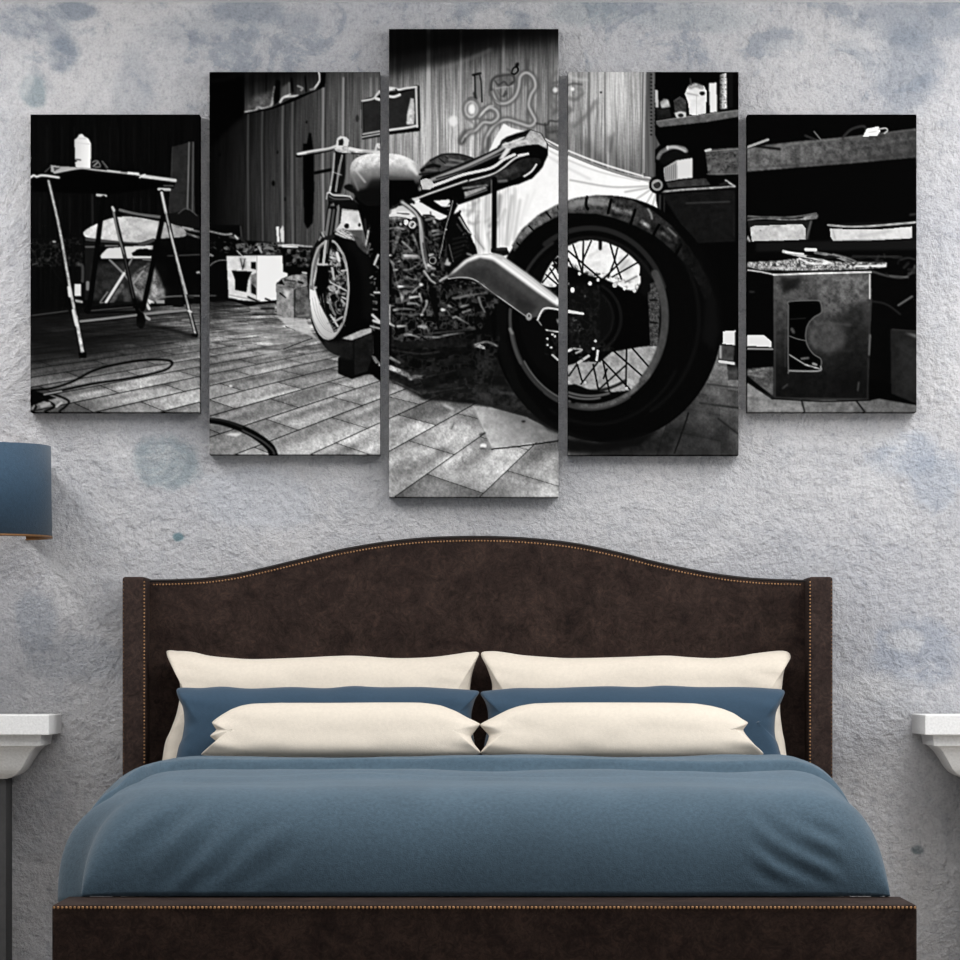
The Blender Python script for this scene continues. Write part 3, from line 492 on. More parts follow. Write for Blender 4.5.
    G('700,340 770,340 770,500 690,490', 8); G('712,355 768,352 768,415 710,410', 205, .2); G('705,415 762,418 756,485 700,480', 58, .6, 1, .4); L('696,486 765,496', 12, 200, .2); L('768,360 768,535', 9, 10); L('700,420 700,470', 10, 160, .4)
    L('560,712 545,760 500,885', 8, 15, .2, .9); L('640,585 780,602', 6, 25, .5, .8); L('610,668 780,690', 7, 22, .5, .8); L('690,735 780,805', 8, 22, .6, .8); G('650,500 780,510 780,580 660,575', 105, 2, .5, .5); G('620,600 700,600 760,640 640,660', 92, 3, .5, .5); G('600,680 660,680 640,760 590,740', 85, 4, .5, .4); G('400,820 560,740 480,885 40,890 30,840 200,850', 26, 2, .7, .6)
    reg(0, 0, 1)
    def ring(cx, cy, rx, ry, v, bl=0, a=1, nz=0): E(cx, cy, rx, ry, v, bl, a, 0, nz)
    # shown inside the rim: sheet, shadow, floor
    cx, cy = 607, 319
    G([(cx+115.5*np.cos(t), cy+123.5*np.sin(t)) for t in np.linspace(0, 6.283, 90) ], 6)
    # clear what the spokes let through
    E(590, 315, 71, 76, 8)
    G('568,246 580,241 592,240 606,242 620,248 632,257 642,268 641,282 636,292 626,290 616,284 604,279 590,276 578,270 568,266', 226, 0, 1, .1)
    G('541,284 546,272 552,262 560,254 560,287 548,287', 215, 0, 1, .2)
    G('519,236 559,216 559,246 550,253 540,262 533,272 520,290 508,290', 6)
    G('568,385 566,366 580,362 600,362 612,352 640,347 660,345 656,362 648,378 632,390 614,392 590,390 575,384', 150, 0, 1, .35)
    G('620,255 634,266 628,276 618,268', 150, 1.5, .5); L('590,256 606,246', 2, 190, .8, .8); L('584,270 600,262', 2, 200, .8, .8)
    G('648,284 657,282 660,300 658,346 650,346 648,300', 58, .3, 1, .7, 'f'); L('646,262 648,290', 5, 10); L('650,300 657,300', 1.5, 8); L('650,322 657,323', 1.5, 8); L('642,262 644,292', 5, 10)
    grit('570,262 600,272 640,284 640,292 600,286 568,280', 10, .7)
    # hub and brake disc
    E(584, 318, 43, 42, 7); grit('545,285 625,285 625,350 545,355', 46, .8); G('600,285 640,292 648,300 650,344 616,350 600,340', 5, .5); E(580, 318, 34, 34, 16, 2, .5); arc(583, 318, 38, 37, -60, 60, 3, 24, .6, .7); arc(583, 318, 30, 30, -50, 70, 2, 22, .6, .7)
    reg(560, 180, .125)
    for s in ('60,562 330,795', '105,520 175,730', '187,490 180,770', '250,488 175,660', '400,505 440,650 490,790', '460,545 435,650 385,780', '540,600 345,795', '622,660 420,775', '60,620 100,700', '650,700 640,760'): L(s, 15, 6, .1, 1, False)
    L('615,770 520,820', 12, 90, .3); L('322,480 322,548', 28, 5); L('550,640 480,720', 12, 150, .6, .6)
    G('60,720 110,705 140,740 150,770 60,780', 6); clutter(130, 745, 300, 800, 12, 5, 8, 20, 40, 71, 1)
    for x, y, r, v in [(240, 828, 15, 215), (100, 880, 18, 225), (437, 842, 18, 190), (515, 868, 13, 225), (155, 750, 12, 200), (595, 885, 14, 200), (450, 780, 14, 170), (70, 830, 8, 100), (200, 930, 8, 60), (305, 800, 12, 200)]: E(x, y, r, r*1.1, v, .2)
    reg(560, 250, .229167)
    for s in ('40,548 80,490', '75,498 97,575', '92,585 165,490', '145,500 168,612', '188,485 216,622', '168,610 285,505', '225,432 372,562', '185,480 305,608', '290,428 288,600', '310,422 398,522', '205,520 190,560'): L(s, 8, 8, .1, 1, False)
    L('38,268 100,278', 14, 215, .2, w2=10); L('165,440 160,480', 10, 210, .2); L('80,492 125,462', 11, 180, .2); L('38,440 50,432', 12, 200, .2); L('60,430 95,435 70,450', 8, 150, .2); clutter(36, 300, 100, 370, 26, 20, 120, 5, 14, 72); clutter(40, 400, 180, 490, 30, 20, 190, 4, 10, 73)
    for x, y in ((145, 430), (290, 603), (110, 578), (155, 397)): E(x, y, 6, 6, 190, .1)
    reg(0, 0, 1)
    # rim ring
    arc(590, 317.5, 75, 86, -170, -120, 3, 44, .5, .8); arc(590, 317.5, 78.5, 89.5, -125, -20, 5, 34, .5, .9); arc(590, 317.5, 72, 80, -110, -30, 3, 20, .4, .9)
    arc(590, 317.5, 75, 88, -30, 45, 7.5, 64, .4, .95, .2); arc(590, 317.5, 76, 89, 40, 100, 5, 78, .3, .95, .5); arc(590, 317.5, 79, 92, 60, 125, 2, 62, .3, .8)
    arc(590, 315, 73, 81, 75, 108, 2.2, 110, .3, .8); arc(590, 312, 71, 79, 60, 112, 3, 8, .3, .9); arc(588, 317, 70, 82, 80, 108, 1.4, 160, .3, .7)
    arc(590, 317.5, 79, 90, 100, 170, 4, 50, .4, .9); arc(590, 317.5, 76, 87, 105, 150, 1.3, 150, .3, .7); arc(590, 317.5, 80, 91, 150, 185, 3, 66, .4, .9); L('510,329 512,333', 3, 110, .3)
    arc(603, 318, 96, 107, -60, 60, 3, 16, 1, .7)
    arc(596, 318, 92, 106, 30, 120, 2, 20, 1, .6)
    # tread
    G('512,245 522,229 538,215 556,205 575,198 597,195 615,196.5 632,200 652,210 672,226 690,248 703,270 712,290 706,300 690,268 672,250 655,236 636,226 615,218 595,213.5 568,213 552,219 536,228 524,239 514,252', ((560, 200, 66), (690, 260, 16)), .3, 1, 1.0)
    G('570,200 590,197 610,199 612,206 590,204 570,207', 128, 1, .7, .4); L('570,206 584,203', 5, 120, 1.5, .7); L('590,202 602,204', 5, 130, 1.2, .7); L('614,208 630,213', 5, 125, 1.2, .7, nz=.6); L('642,222 648,226', 3.5, 170, .8, .8, nz=.6); L('648,209 651,214 652,219', 1.6, 170, .4, .8); L('662,233 671,240', 3, 85, .8, .7, nz=.8); L('664,226 668,232', 2, 60, .6, .7); L('668,228 676,236', 2, 120, .5, .7); L('520,236 550,214', 5, 110, 1, .7, nz=.5)
    for s in ('587,197 586,205 588,209', '611,200 608,213', '635,210 633,217 630,226', '659,225 654,234 651,242', '681,245 675,256', '529,226 534,231', '546,212 551,218', '517,243 521,247', '558,207 560,212'): L(s, 3 if float(s.split(',')[0]) > 560 else 1.8, 5, .2)
    G('676,240 700,262 716,300 719,330 714,350 702,340 706,300 694,268', 14, 2, .7)
    G('496,300 508,252 514,254 508,290 506,340 520,385 548,420 580,436 600,440 580,442 547,430 512,390 497,345', 12, 1, .6)
    G('556,437 600,443 640,436 660,430 640,446 600,452 570,452', 10, 1.5, .9)

    # tangles of small parts
    reg(0, 0, 1)
    grit('392,205 412,205 424,240 428,275 430,300 438,330 430,345 392,345', 190, .4)
    grit('428,222 445,222 448,275 440,290 430,285', 150, .5)
    grit('436,285 480,283 500,300 480,330 440,330', 130, .45)
    grit('392,330 500,335 490,400 420,400 392,380', 60, .5)
    reg(380, 330, .197917)
    for q, v in (('60,60 420,40 480,55 470,75 100,100', 20), ('100,105 470,80 480,110 200,150', 12), ('50,230 150,275 210,300 215,325 60,262', 24), ('215,230 460,180 465,235 220,300', 16), ('240,305 430,280 430,300 230,330', 22), ('300,150 450,130 455,160 300,190', 20)): G(q, v, .6, .9, .8)
    L('60,100 200,120 300,110', 8, 45, .6, .7, nz=.8); L('60,255 200,318', 6, 75, .4, .8, nz=.6); L('220,240 380,205', 5, 50, .4, .8, nz=.8); L('245,318 420,290', 6, 55, .5, .7, nz=.6); L('480,75 540,60 590,80', 10, 140, .5, .8, nz=.5); L('230,20 480,-5', 10, 60, .6, .7, nz=.6)
    # swing arm
    reg(380, 180, .197917)
    G('338,490 430,405 480,378 560,372 612,380 760,485 905,600 905,660 850,652 800,690 745,700 700,662 540,552 470,505 410,492', 62, 0, 1, .15)
    G('410,470 470,440 540,440 640,520 780,610 760,640 700,640 560,540 480,495', 36, 2, .6, .3)
    G('340,488 430,404 485,376 560,372 612,380 760,485 905,600 905,640 880,626 785,560 645,458 570,404 505,392 440,416 380,464', 238, 1.1, 1)
    G('560,378 610,384 760,490 900,598 880,605 740,500 620,410', 120, .8, .55); L('620,402 760,505 880,600', 5, 245, .3, .8)
    L('345,498 420,492 480,505 560,562 700,662 745,692', 6, 150, .2); G('700,600 800,640 740,690 680,640', 28, 1.5, .6)
    E(752, 692, 15, 17, 150, .3); E(752, 692, 6, 7, 40, .2)
    L('560,572 600,580 560,560 480,545 380,600', 10, 60, .5, .7); L('380,598 450,585 540,568', 7, 110, .3, .8); clutter(350, 505, 540, 580, 34, 20, 120, 5, 18, 42)
    reg(480, 200, .25)
    for s in ('250,330 315,250', '280,275 315,330', '265,300 318,345', '290,235 318,300'): L(s, 7, 8, .1, 1, False)
    G('290,240 318,225 318,260', 6); G('285,262 300,250 316,262 310,280', 12)
    L('230,480 250,440 275,432 320,440', 7, 205, .1); L('320,440 350,446', 8, 190, .1); G('238,490 262,442 320,448 320,520 280,520', 8); L('232,482 245,500', 5, 120, .1); L('262,520 315,528', 6, 170, .2, nz=.6); L('310,480 318,500', 8, 130, .3); L('250,505 300,600 316,640', 8, 8)
    for x, y in ((290, 538), (270, 555), (285, 590), (270, 580), (300, 545)): E(x, y, 5, 5, 190, .2)
    L('290,620 312,640', 8, 170, .2); E(196, 466, 11, 14, 140, .2); E(196, 464, 5, 6, 60, .2)
    reg(0, 0, 1)

    out = PIC.copy()
    out = out+.25*(out-blur(out, 3))
    out = np.clip(out, 3, 245)
    return out
def pick(pic, x, y):
    """bilinear sample at picture position"""
    fx = np.clip((x-PX0)*SS-.5, 0, PW*SS-2); fy = np.clip((y-PY0)*SS-.5, 0, PH*SS-2)
    xi = fx.astype(int); yi = fy.astype(int); u = fx-xi; v = fy-yi
    return (pic[yi, xi]*(1-u)+pic[yi, xi+1]*u)*(1-v)+(pic[yi+1, xi]*(1-u)+pic[yi+1, xi+1]*u)*v
# ---------------------------------------------------------------- scene geometry
F_PX = 3954.0; EYE_Z = .901; HORIZON = 677.0; CAM_Y = -9.96
C = bpy.context.scene.collection
rnd = random.Random(4)
def srgb(r, g, b):
    f = lambda c: (c/255/12.92 if c/255 <= .04045 else ((c/255+.055)/1.055)**2.4)
    return (f(r), f(g), f(b), 1)
def at(px, py, depth_y):
    """the point of the plane y = depth_y that the photograph shows at px, py (used to read sizes off the photo)"""
    D = depth_y-CAM_Y
    return (px-480)/F_PX*D, EYE_Z-(py-HORIZON)/F_PX*D
def link(name, me, mat=None, parent=None):
    o = bpy.data.objects.new(name, me); C.objects.link(o)
    if mat: me.materials.append(mat)
    if parent: o.parent = parent
    return o
def mesh(name, verts, faces, mat, parent=None, smooth=True):
    me = bpy.data.meshes.new(name); me.from_pydata(verts, [], faces); me.update()
    if smooth: me.polygons.foreach_set('use_smooth', [True]*len(me.polygons))
    return link(name, me, mat, parent)
def from_bm(name, bm, mat, parent=None, smooth=False):
    bmesh.ops.recalc_face_normals(bm, faces=bm.faces)
    me = bpy.data.meshes.new(name); bm.to_mesh(me); bm.free()
    if smooth: me.polygons.foreach_set('use_smooth', [True]*len(me.polygons))
    return link(name, me, mat, parent)
def box_bm(x0, x1, y0, y1, z0, z1, bevel=0, seg=2, bm=None):
    bm = bm or bmesh.new()
    r = bmesh.ops.create_cube(bm, size=1)
    for v in r['verts']: v.co = ((x0+x1)/2+v.co.x*(x1-x0), (y0+y1)/2+v.co.y*(y1-y0), (z0+z1)/2+v.co.z*(z1-z0))
    if bevel:
        es = list({e for v in r['verts'] for e in v.link_edges})
        bmesh.ops.bevel(bm, geom=es, offset=bevel, segments=seg, profile=.5, affect='EDGES')
    return bm
def empty(name, loc, label, cat, group=None):
    o = bpy.data.objects.new(name, None); C.objects.link(o); o.location = loc
    tag(o, label, cat, group); o.empty_display_size = .1
    return o
def tag(o, label, cat, group=None):
    o['label'] = label; o['category'] = cat
    if group: o['group'] = group
def structure(o): o['kind'] = 'structure'; return o

# ---------------------------------------------------------------- materials
def new_mat(name, rough=.7, spec=.3):
    m = bpy.data.materials.new(name); m.use_nodes = True
    nt = m.node_tree; b = nt.nodes['Principled BSDF']
    b.inputs['Roughness'].default_value = rough
    b.inputs['Specular IOR Level'].default_value = spec
    return m, nt, b
def N(nt, kind, **kw):
    n = nt.nodes.new(kind)
    for k, v in kw.items():
        if k in n.inputs: n.inputs[k].default_value = v
        else: setattr(n, k, v)
    return n
def noise(nt, vec, scale, detail=4, rough=.6, dist=0):
    n = N(nt, 'ShaderNodeTexNoise'); n.inputs['Scale'].default_value = scale; n.inputs['Detail'].default_value = detail
    n.inputs['Roughness'].default_value = rough; n.inputs['Distortion'].default_value = dist
    nt.links.new(vec, n.inputs['Vector']); return n.outputs['Fac']
def ramp(nt, fac, stops):
    n = nt.nodes.new('ShaderNodeValToRGB'); cr = n.color_ramp
    while len(cr.elements) < len(stops): cr.elements.new(.5)
    for e, (p, c) in zip(cr.elements, stops): e.position = p; e.color = c if len(c) == 4 else (*c, 1)
    nt.links.new(fac, n.inputs['Fac']); return n.outputs['Color']
def mix(nt, fac, a, b, mode='MIX'):
    n = nt.nodes.new('ShaderNodeMix'); n.data_type = 'RGBA'; n.blend_type = mode
    for s, v in ((n.inputs[0], fac), (n.inputs[6], a), (n.inputs[7], b)):
        if hasattr(v, 'is_linked') or isinstance(v, bpy.types.NodeSocket): nt.links.new(v, s)
        else: s.default_value = v
    return n.outputs[2]
def math_(nt, op, a, b=None):
    n = nt.nodes.new('ShaderNodeMath'); n.operation = op
    for s, v in zip(n.inputs, (a, b)):
        if v is None: continue
        if isinstance(v, bpy.types.NodeSocket): nt.links.new(v, s)
        else: s.default_value = v
    return n.outputs[0]
def bump(nt, b, h, strength, dist):
    n = nt.nodes.new('ShaderNodeBump'); n.inputs['Strength'].default_value = strength; n.inputs['Distance'].default_value = dist
    nt.links.new(h, n.inputs['Height']); nt.links.new(n.outputs['Normal'], b.inputs['Normal'])
def coords(nt, kind='Object'): return nt.nodes.new('ShaderNodeTexCoord').outputs[kind]
def spot(nt, vec, x, z, rx, rz, soft=.45, wob=None):
    """1 inside an ellipse on the wall, fading out; ragged by a noise value"""
    m = nt.nodes.new('ShaderNodeMapping'); m.vector_type = 'TEXTURE'
    m.inputs['Location'].default_value = (x, 0, z); m.inputs['Scale'].default_value = (rx, 1e3, rz)
    nt.links.new(vec, m.inputs['Vector'])
    l = nt.nodes.new('ShaderNodeVectorMath'); l.operation = 'LENGTH'; nt.links.new(m.outputs[0], l.inputs[0])
    d = l.outputs['Value']
    if wob is not None: d = math_(nt, 'ADD', d, math_(nt, 'MULTIPLY', math_(nt, 'SUBTRACT', wob, .5), 2.4))
    n = nt.nodes.new('ShaderNodeMapRange'); n.interpolation_type = 'SMOOTHSTEP'
    n.inputs['From Min'].default_value = 1+soft/2; n.inputs['From Max'].default_value = 1-soft/2
    nt.links.new(d, n.inputs['Value']); return n.outputs[0]

def wall_material():
    m, nt, b = new_mat('weathered_plaster', .75, .25)
    v = coords(nt)
    n1 = noise(nt, v, 1.6, 5, .55, .3); n2 = noise(nt, v, 7, 6, .65, .4); n3 = noise(nt, v, 42, 5, .7); n4 = noise(nt, v, 150, 3, .7)
    col = ramp(nt, n1, [(.36, srgb(172, 173, 178)), (.52, srgb(182, 182, 185)), (.66, srgb(189, 188, 190))])
    # chalky worn patches and blue-grey undercoat
    blue = ramp(nt, n2, [(.53, (0, 0, 0)), (.60, (1, 1, 1))])
    top = spot(nt, v, 0, 2.65, 2.2, .34, .6, n1)
    k = math_(nt, 'MULTIPLY', N_rgb(nt, blue), math_(nt, 'ADD', math_(nt, 'MULTIPLY', top, .5), .10))
    col = mix(nt, k, col, srgb(122, 132, 144))
    wob = math_(nt, 'ADD', math_(nt, 'MULTIPLY', n2, .7), math_(nt, 'MULTIPLY', noise(nt, v, 24, 5, .75, .5), .3))
    for px, py, rx, ry, c, a in WALL_SPOTS:
        x, z = at(px, py, 0)
        s = spot(nt, v, x, z, rx/397, ry/397, .55, wob)
        col = mix(nt, math_(nt, 'MULTIPLY', s, a), col, srgb(*c))
    chalk = math_(nt, 'MULTIPLY', N_rgb(nt, ramp(nt, noise(nt, v, 4.2, 6, .7, .6), [(.56, (0, 0, 0)), (.63, (1, 1, 1))])), .4)
    col = mix(nt, chalk, col, srgb(198, 198, 200))
    speck = ramp(nt, n3, [(.30, (.70, .71, .74)), (.5, (1, 1, 1)), (.72, (1.1, 1.1, 1.1))])
    col = mix(nt, .8, col, speck, 'MULTIPLY')
    col = mix(nt, 1.0, col, ramp(nt, n4, [(.33, (.84, .84, .86)), (.5, (1, 1, 1)), (.68, (1.1, 1.1, 1.1))]), 'MULTIPLY')
    # low-lying grey dirt
    nt.links.new(col, b.inputs['Base Color'])
    vor = nt.nodes.new('ShaderNodeTexVoronoi'); vor.inputs['Scale'].default_value = 60; nt.links.new(v, vor.inputs['Vector'])
    h = math_(nt, 'ADD', math_(nt, 'MULTIPLY', n3, 1.3), math_(nt, 'MULTIPLY', n4, .5))
    h = math_(nt, 'ADD', h, math_(nt, 'MULTIPLY', vor.outputs['Distance'], .35))
    h = math_(nt, 'ADD', h, math_(nt, 'MULTIPLY', N_rgb(nt, ramp(nt, n2, [(.45, (0, 0, 0)), (.62, (1, 1, 1))])), .6))
    bump(nt, b, h, 1.0, .0078)
    return m
def N_rgb(nt, col):
    n = nt.nodes.new('ShaderNodeRGBToBW'); nt.links.new(col, n.inputs[0]); return n.outputs[0]
# large marks the wall itself carries: px, py, rx, ry (photo pixels), colour, amount
TEAL = (128, 142, 148); BLUE = (116, 127, 140); PALE = (194, 194, 196)
WALL_SPOTS = [(25, 22, 26, 16, BLUE, .6), (68, 12, 24, 10, BLUE, .75), (62, 52, 16, 20, BLUE, .8), (35, 88, 14, 16, TEAL, .8), (75, 62, 40, 30, PALE, .0), (22, 70, 16, 22, PALE, .5),
              (250, 10, 34, 14, BLUE, .6), (300, 24, 22, 12, BLUE, .4), (135, 95, 20, 40, BLUE, .25), (215, 30, 60, 20, BLUE, .25), (165, 462, 34, 26, TEAL, .75), (118, 455, 16, 30, PALE, .45), (178, 537, 6, 5, (92, 120, 128), .9),
              (590, 12, 40, 14, TEAL, .35), (690, 18, 60, 14, TEAL, .3), (905, 22, 60, 22, BLUE, .5), (905, 70, 34, 40, BLUE, .5), (850, 40, 26, 14, PALE, .5), (790, 50, 30, 16, PALE, .45), (870, 52, 20, 30, PALE, .3),
              (905, 455, 36, 22, (146, 157, 172), .5), (880, 440, 26, 8, PALE, .5), (935, 480, 26, 30, (140, 152, 168), .4), (915, 650, 40, 34, (140, 150, 166), .5), (905, 640, 18, 14, PALE, .6), (870, 690, 30, 12, PALE, .5),
              (35, 620, 20, 28, (120, 132, 146), .4), (75, 660, 50, 22, (124, 132, 142), .35), (918, 850, 6, 5, (80, 98, 104), .8), (425, 520, 30, 14, PALE, .4), (560, 515, 44, 14, PALE, .3), (260, 500, 60, 30, (172, 176, 184), .5)]

def leather_material(name, a, b_, hue=0):
    m, nt, b = new_mat(name, .7, .1)
    v = coords(nt)
    n1 = noise(nt, v, 15, 6, .75, .6); n2 = noise(nt, v, 45, 5, .75, 2.5); n3 = noise(nt, v, 260, 2, .6)
    col = ramp(nt, n1, [(.34, srgb(*a)), (.66, srgb(*b_))])
    col = mix(nt, .9, col, ramp(nt, n2, [(.34, (.5, .5, .5)), (.5, (1, 1, 1)), (.7, (1.75, 1.6, 1.5))]), 'MULTIPLY')
    nt.links.new(col, b.inputs['Base Color'])
    bump(nt, b, math_(nt, 'ADD', n2, math_(nt, 'MULTIPLY', n3, .6)), .25, .003)
    return m
def fabric_material(name, c, var=.12, weave=.5, wrinkle=0, fine=420, spec=.15):
    m, nt, b = new_mat(name, .9, spec)
    v = coords(nt)
    n1 = noise(nt, v, 5, 4, .6); n2 = noise(nt, v, fine, 2, .6); n3 = noise(nt, v, 120, 3, .7)
    col = mix(nt, 1, srgb(*c), ramp(nt, n1, [(.3, (1-var,)*3), (.7, (1+var,)*3)]), 'MULTIPLY')
    col = mix(nt, 1, col, ramp(nt, n3, [(.33, (1-.16*weave,)*3), (.67, (1+.16*weave,)*3)]), 'MULTIPLY')
    nt.links.new(col, b.inputs['Base Color'])
    b.inputs['Sheen Weight'].default_value = .15; b.inputs['Sheen Roughness'].default_value = .5
    h = math_(nt, 'ADD', n2, n3)
    if wrinkle: h = math_(nt, 'ADD', h, math_(nt, 'MULTIPLY', noise(nt, v, 9, 3, .5, .8), wrinkle))
    bump(nt, b, h, .35*weave+.1, .002)
    return m
def plain(name, c, rough=.6, metal=0, var=.08, scale=60, spec=.3, bmp=.1):
    m, nt, b = new_mat(name, rough, spec); v = coords(nt)
    n1 = noise(nt, v, scale, 4, .6)
    nt.links.new(mix(nt, 1, srgb(*c), ramp(nt, n1, [(.3, (1-var,)*3), (.7, (1+var,)*3)]), 'MULTIPLY'), b.inputs['Base Color'])
    b.inputs['Metallic'].default_value = metal
    if bmp: bump(nt, b, n1, bmp, .002)
    return m
M_WALL = wall_material()
M_CEIL = plain('white_ceiling_paint', (242, 242, 242), .9, spec=.1, var=.02)
M_FLOOR = plain('pale_floor_boards', (205, 198, 188), .5, var=.1, scale=8)
M_LEATHER = leather_material('brown_distressed_leather', (30, 21, 19), (54, 42, 37))
M_WING = leather_material('brown_distressed_leather_wing', (36, 27, 25), (57, 46, 42))
M_PIPING = plain('dark_piping', (22, 17, 15), .5)
M_BRASS = plain('antique_brass', (164, 126, 90), .42, .8, .25, 90, bmp=0)
M_BLUE = fabric_material('slate_blue_cotton', (70, 89, 103), .08, .9, .0)
M_BLUEP = fabric_material('slate_blue_pillowcase', (49, 69, 87), .04, .3, .4)
M_CREAM = fabric_material('cream_pillowcase', (206, 197, 184), .03, .25, .5)
M_STONE = plain('white_grained_stone', (222, 222, 222), .8, 0, .10, 170, bmp=.3)
M_CHAR = plain('charcoal_painted_stone', (70, 70, 71), .85, 0, .12, 60)
M_SHADE = fabric_material('blue_linen_shade', (48, 68, 86), .05, .7)
M_LINING = plain('bronze_shade_lining', (118, 84, 52), .45, .3)
M_MATT = fabric_material('white_mattress_ticking', (205, 205, 205), .03, .4)

# ---------------------------------------------------------------- the room
def quad(name, pts4, mat): return structure(mesh(name, pts4, [(0, 1, 2, 3)], mat, smooth=False))
CEIL_Z = at(0, 2.4, 0)[1]
def slab(name, x0, x1, y0, y1, z0, z1, mat): return structure(from_bm(name, box_bm(x0, x1, y0, y1, z0, z1), mat))
slab('wall_back', -3.2, 3.2, 0, .12, -.02, CEIL_Z+.02, M_WALL)
slab('floor', -3.2, 3.2, -10.6, 0, -.1, 0, M_FLOOR)
slab('ceiling', -3.2, 3.2, -6.0, 0, CEIL_Z, CEIL_Z+.1, M_CEIL)

# ---------------------------------------------------------------- the five canvases
def print_material():
    m, nt, b = new_mat('printed_canvas', 1, 0)
    a = nt.nodes.new('ShaderNodeAttribute'); a.attribute_name = 'print_ink'
    nt.links.new(a.outputs['Color'], b.inputs['Base Color'])
    return m
M_PRINT = print_material()
PICTURE = paint()
CANVAS_DEPTH = .056
def canvas(x0, y0, x1, y1, label):
    yf = -CANVAS_DEPTH
    nx = int(round((x1-x0)/.75)); ny = int(round((y1-y0)/.75))
    gx = np.linspace(x0, x1, nx+1); gy = np.linspace(y0, y1, ny+1)
    GX, GY = np.meshgrid(gx, gy)
    val = pick(PICTURE, np.clip(GX, x0+.6, x1-.6), np.clip(GY, y0+.6, y1-.6))
    (wx0, wz0), (wx1, wz1) = at(x0, y0, yf), at(x1, y1, yf)
    WX = np.interp(GX, [x0, x1], [wx0, wx1]); WZ = np.interp(GY, [y0, y1], [wz0, wz1])
    cx, cz = (wx0+wx1)/2, (wz0+wz1)/2
    V = np.stack([(WX-cx).ravel(), np.full(WX.size, yf), (WZ-cz).ravel()], 1)
    idx = np.arange((nx+1)*(ny+1)).reshape(ny+1, nx+1)
    Fc = np.stack([idx[:-1, :-1], idx[1:, :-1], idx[1:, 1:], idx[:-1, 1:]], -1).reshape(-1, 4)
    # the print wraps round the stretcher bars to the wall
    loop = np.concatenate([idx[0, :], idx[1:, -1], idx[-1, :-1][::-1], idx[1:-1, 0][::-1]])
    bV = V[loop].copy(); bV[:, 1] = -.0005
    base = len(V); k = len(loop)
    nxt = np.roll(np.arange(k), -1)
    sides = np.stack([loop, loop[nxt], base+nxt, base+np.arange(k)], 1)
    V = np.concatenate([V, bV]); Fc = np.concatenate([Fc, sides])
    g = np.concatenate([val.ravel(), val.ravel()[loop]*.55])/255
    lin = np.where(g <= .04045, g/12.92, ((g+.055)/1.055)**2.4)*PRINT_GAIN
    me = bpy.data.meshes.new('canvas_picture')
    me.vertices.add(len(V)); me.vertices.foreach_set('co', V.astype(np.float32).ravel())
    me.loops.add(Fc.size); me.loops.foreach_set('vertex_index', Fc.astype(np.int32).ravel())
    me.polygons.add(len(Fc)); me.polygons.foreach_set('loop_start', np.arange(0, Fc.size, 4, dtype=np.int32))
    me.update(calc_edges=True)
    at_ = me.color_attributes.new('print_ink', 'FLOAT_COLOR', 'POINT')
    at_.data.foreach_set('color', np.stack([lin, lin, lin, np.ones_like(lin)], 1).astype(np.float32).ravel())
    o = link('canvas_picture', me, M_PRINT); o.location = (cx, 0, cz)
    tag(o, label, 'canvas print', 'five-piece motorcycle canvas above the bed')
PRINT_GAIN = .84
canvas(30.5, 114.5, 199.5, 412, 'black and white canvas print of a trestle work table, far left of the set')
canvas(209.5, 72, 380, 454.5, 'black and white canvas print showing the front wheel, fork and handlebar of the motorcycle')
canvas(389, 29, 558.5, 497, 'tallest canvas print, in the middle, showing the seat and engine of the motorcycle')
canvas(568, 72, 738.5, 455, 'black and white canvas print showing most of the rear wheel under shelves of jars')
canvas(747.5, 114.5, 916.5, 412, 'black and white canvas print of dark shelves and a cabinet, far right of set')

# ---------------------------------------------------------------- the bed
bed = empty('bed', (0, -1.0, 0), 'double bed frame in dark brown leather with a winged headboard and brass nailhead trim', 'bed')
def under(o, parent):
    o.parent = parent; o.matrix_parent_inverse = parent.matrix_world.inverted() if False else Matrix.Translation(-Vector(parent.location)) if parent.type == 'EMPTY' else Matrix.Identity(4)
    return o
def catmull(p, n=10):
    out = []
    for i in range(len(p)-1):
        a, b, c, d = p[max(i-1, 0)], p[i], p[i+1], p[min(i+2, len(p)-1)]
        for j in range(n):
            t = j/n
            out.append(tuple(.5*(2*b[k]+(c[k]-a[k])*t+(2*a[k]-5*b[k]+4*c[k]-d[k])*t*t+(3*b[k]-a[k]-3*c[k]+d[k])*t**3) for k in range(len(b))))
    out.append(p[-1]); return out
def nails(name, path, spacing, r, parent, normal=(0, -1, 0)):
    """row of domed nail heads along a path"""
    P = [Vector(p) for p in path]; L_ = [0]
    for a, b in zip(P, P[1:]): L_.append(L_[-1]+(b-a).length)
    n = int(L_[-1]/spacing); V = []; Fs = []
    nrm = Vector(normal).normalized(); ax = nrm.orthogonal().normalized(); ay = nrm.cross(ax)
    k = 0
    for i in range(n+1):
        d = min(i*L_[-1]/n, L_[-1]-1e-9)
        while L_[k+1] < d and k < len(P)-2: k += 1
        c = P[k].lerp(P[k+1], (d-L_[k])/max(L_[k+1]-L_[k], 1e-9)); b0 = len(V)
        for ring, (rr, hh) in enumerate(((1, -.2), (.94, .3), (.6, .68))):
            for j in range(8):
                t = j*math.pi/4; V.append(c+ax*(math.cos(t)*r*rr)+ay*(math.sin(t)*r*rr)+nrm*(hh*r))
        V.append(c+nrm*(.82*r))
        for ring in range(2):
            for j in range(8):
                a = b0+ring*8+j; b = b0+ring*8+(j+1) % 8; Fs.append((a, b, b+8, a+8))
        for j in range(8): Fs.append((b0+16+j, b0+16+(j+1) % 8, b0+24))
    o = mesh(name, V, Fs, M_BRASS); under(o, parent); o['label'] = 'brass nailhead trim'
    return o
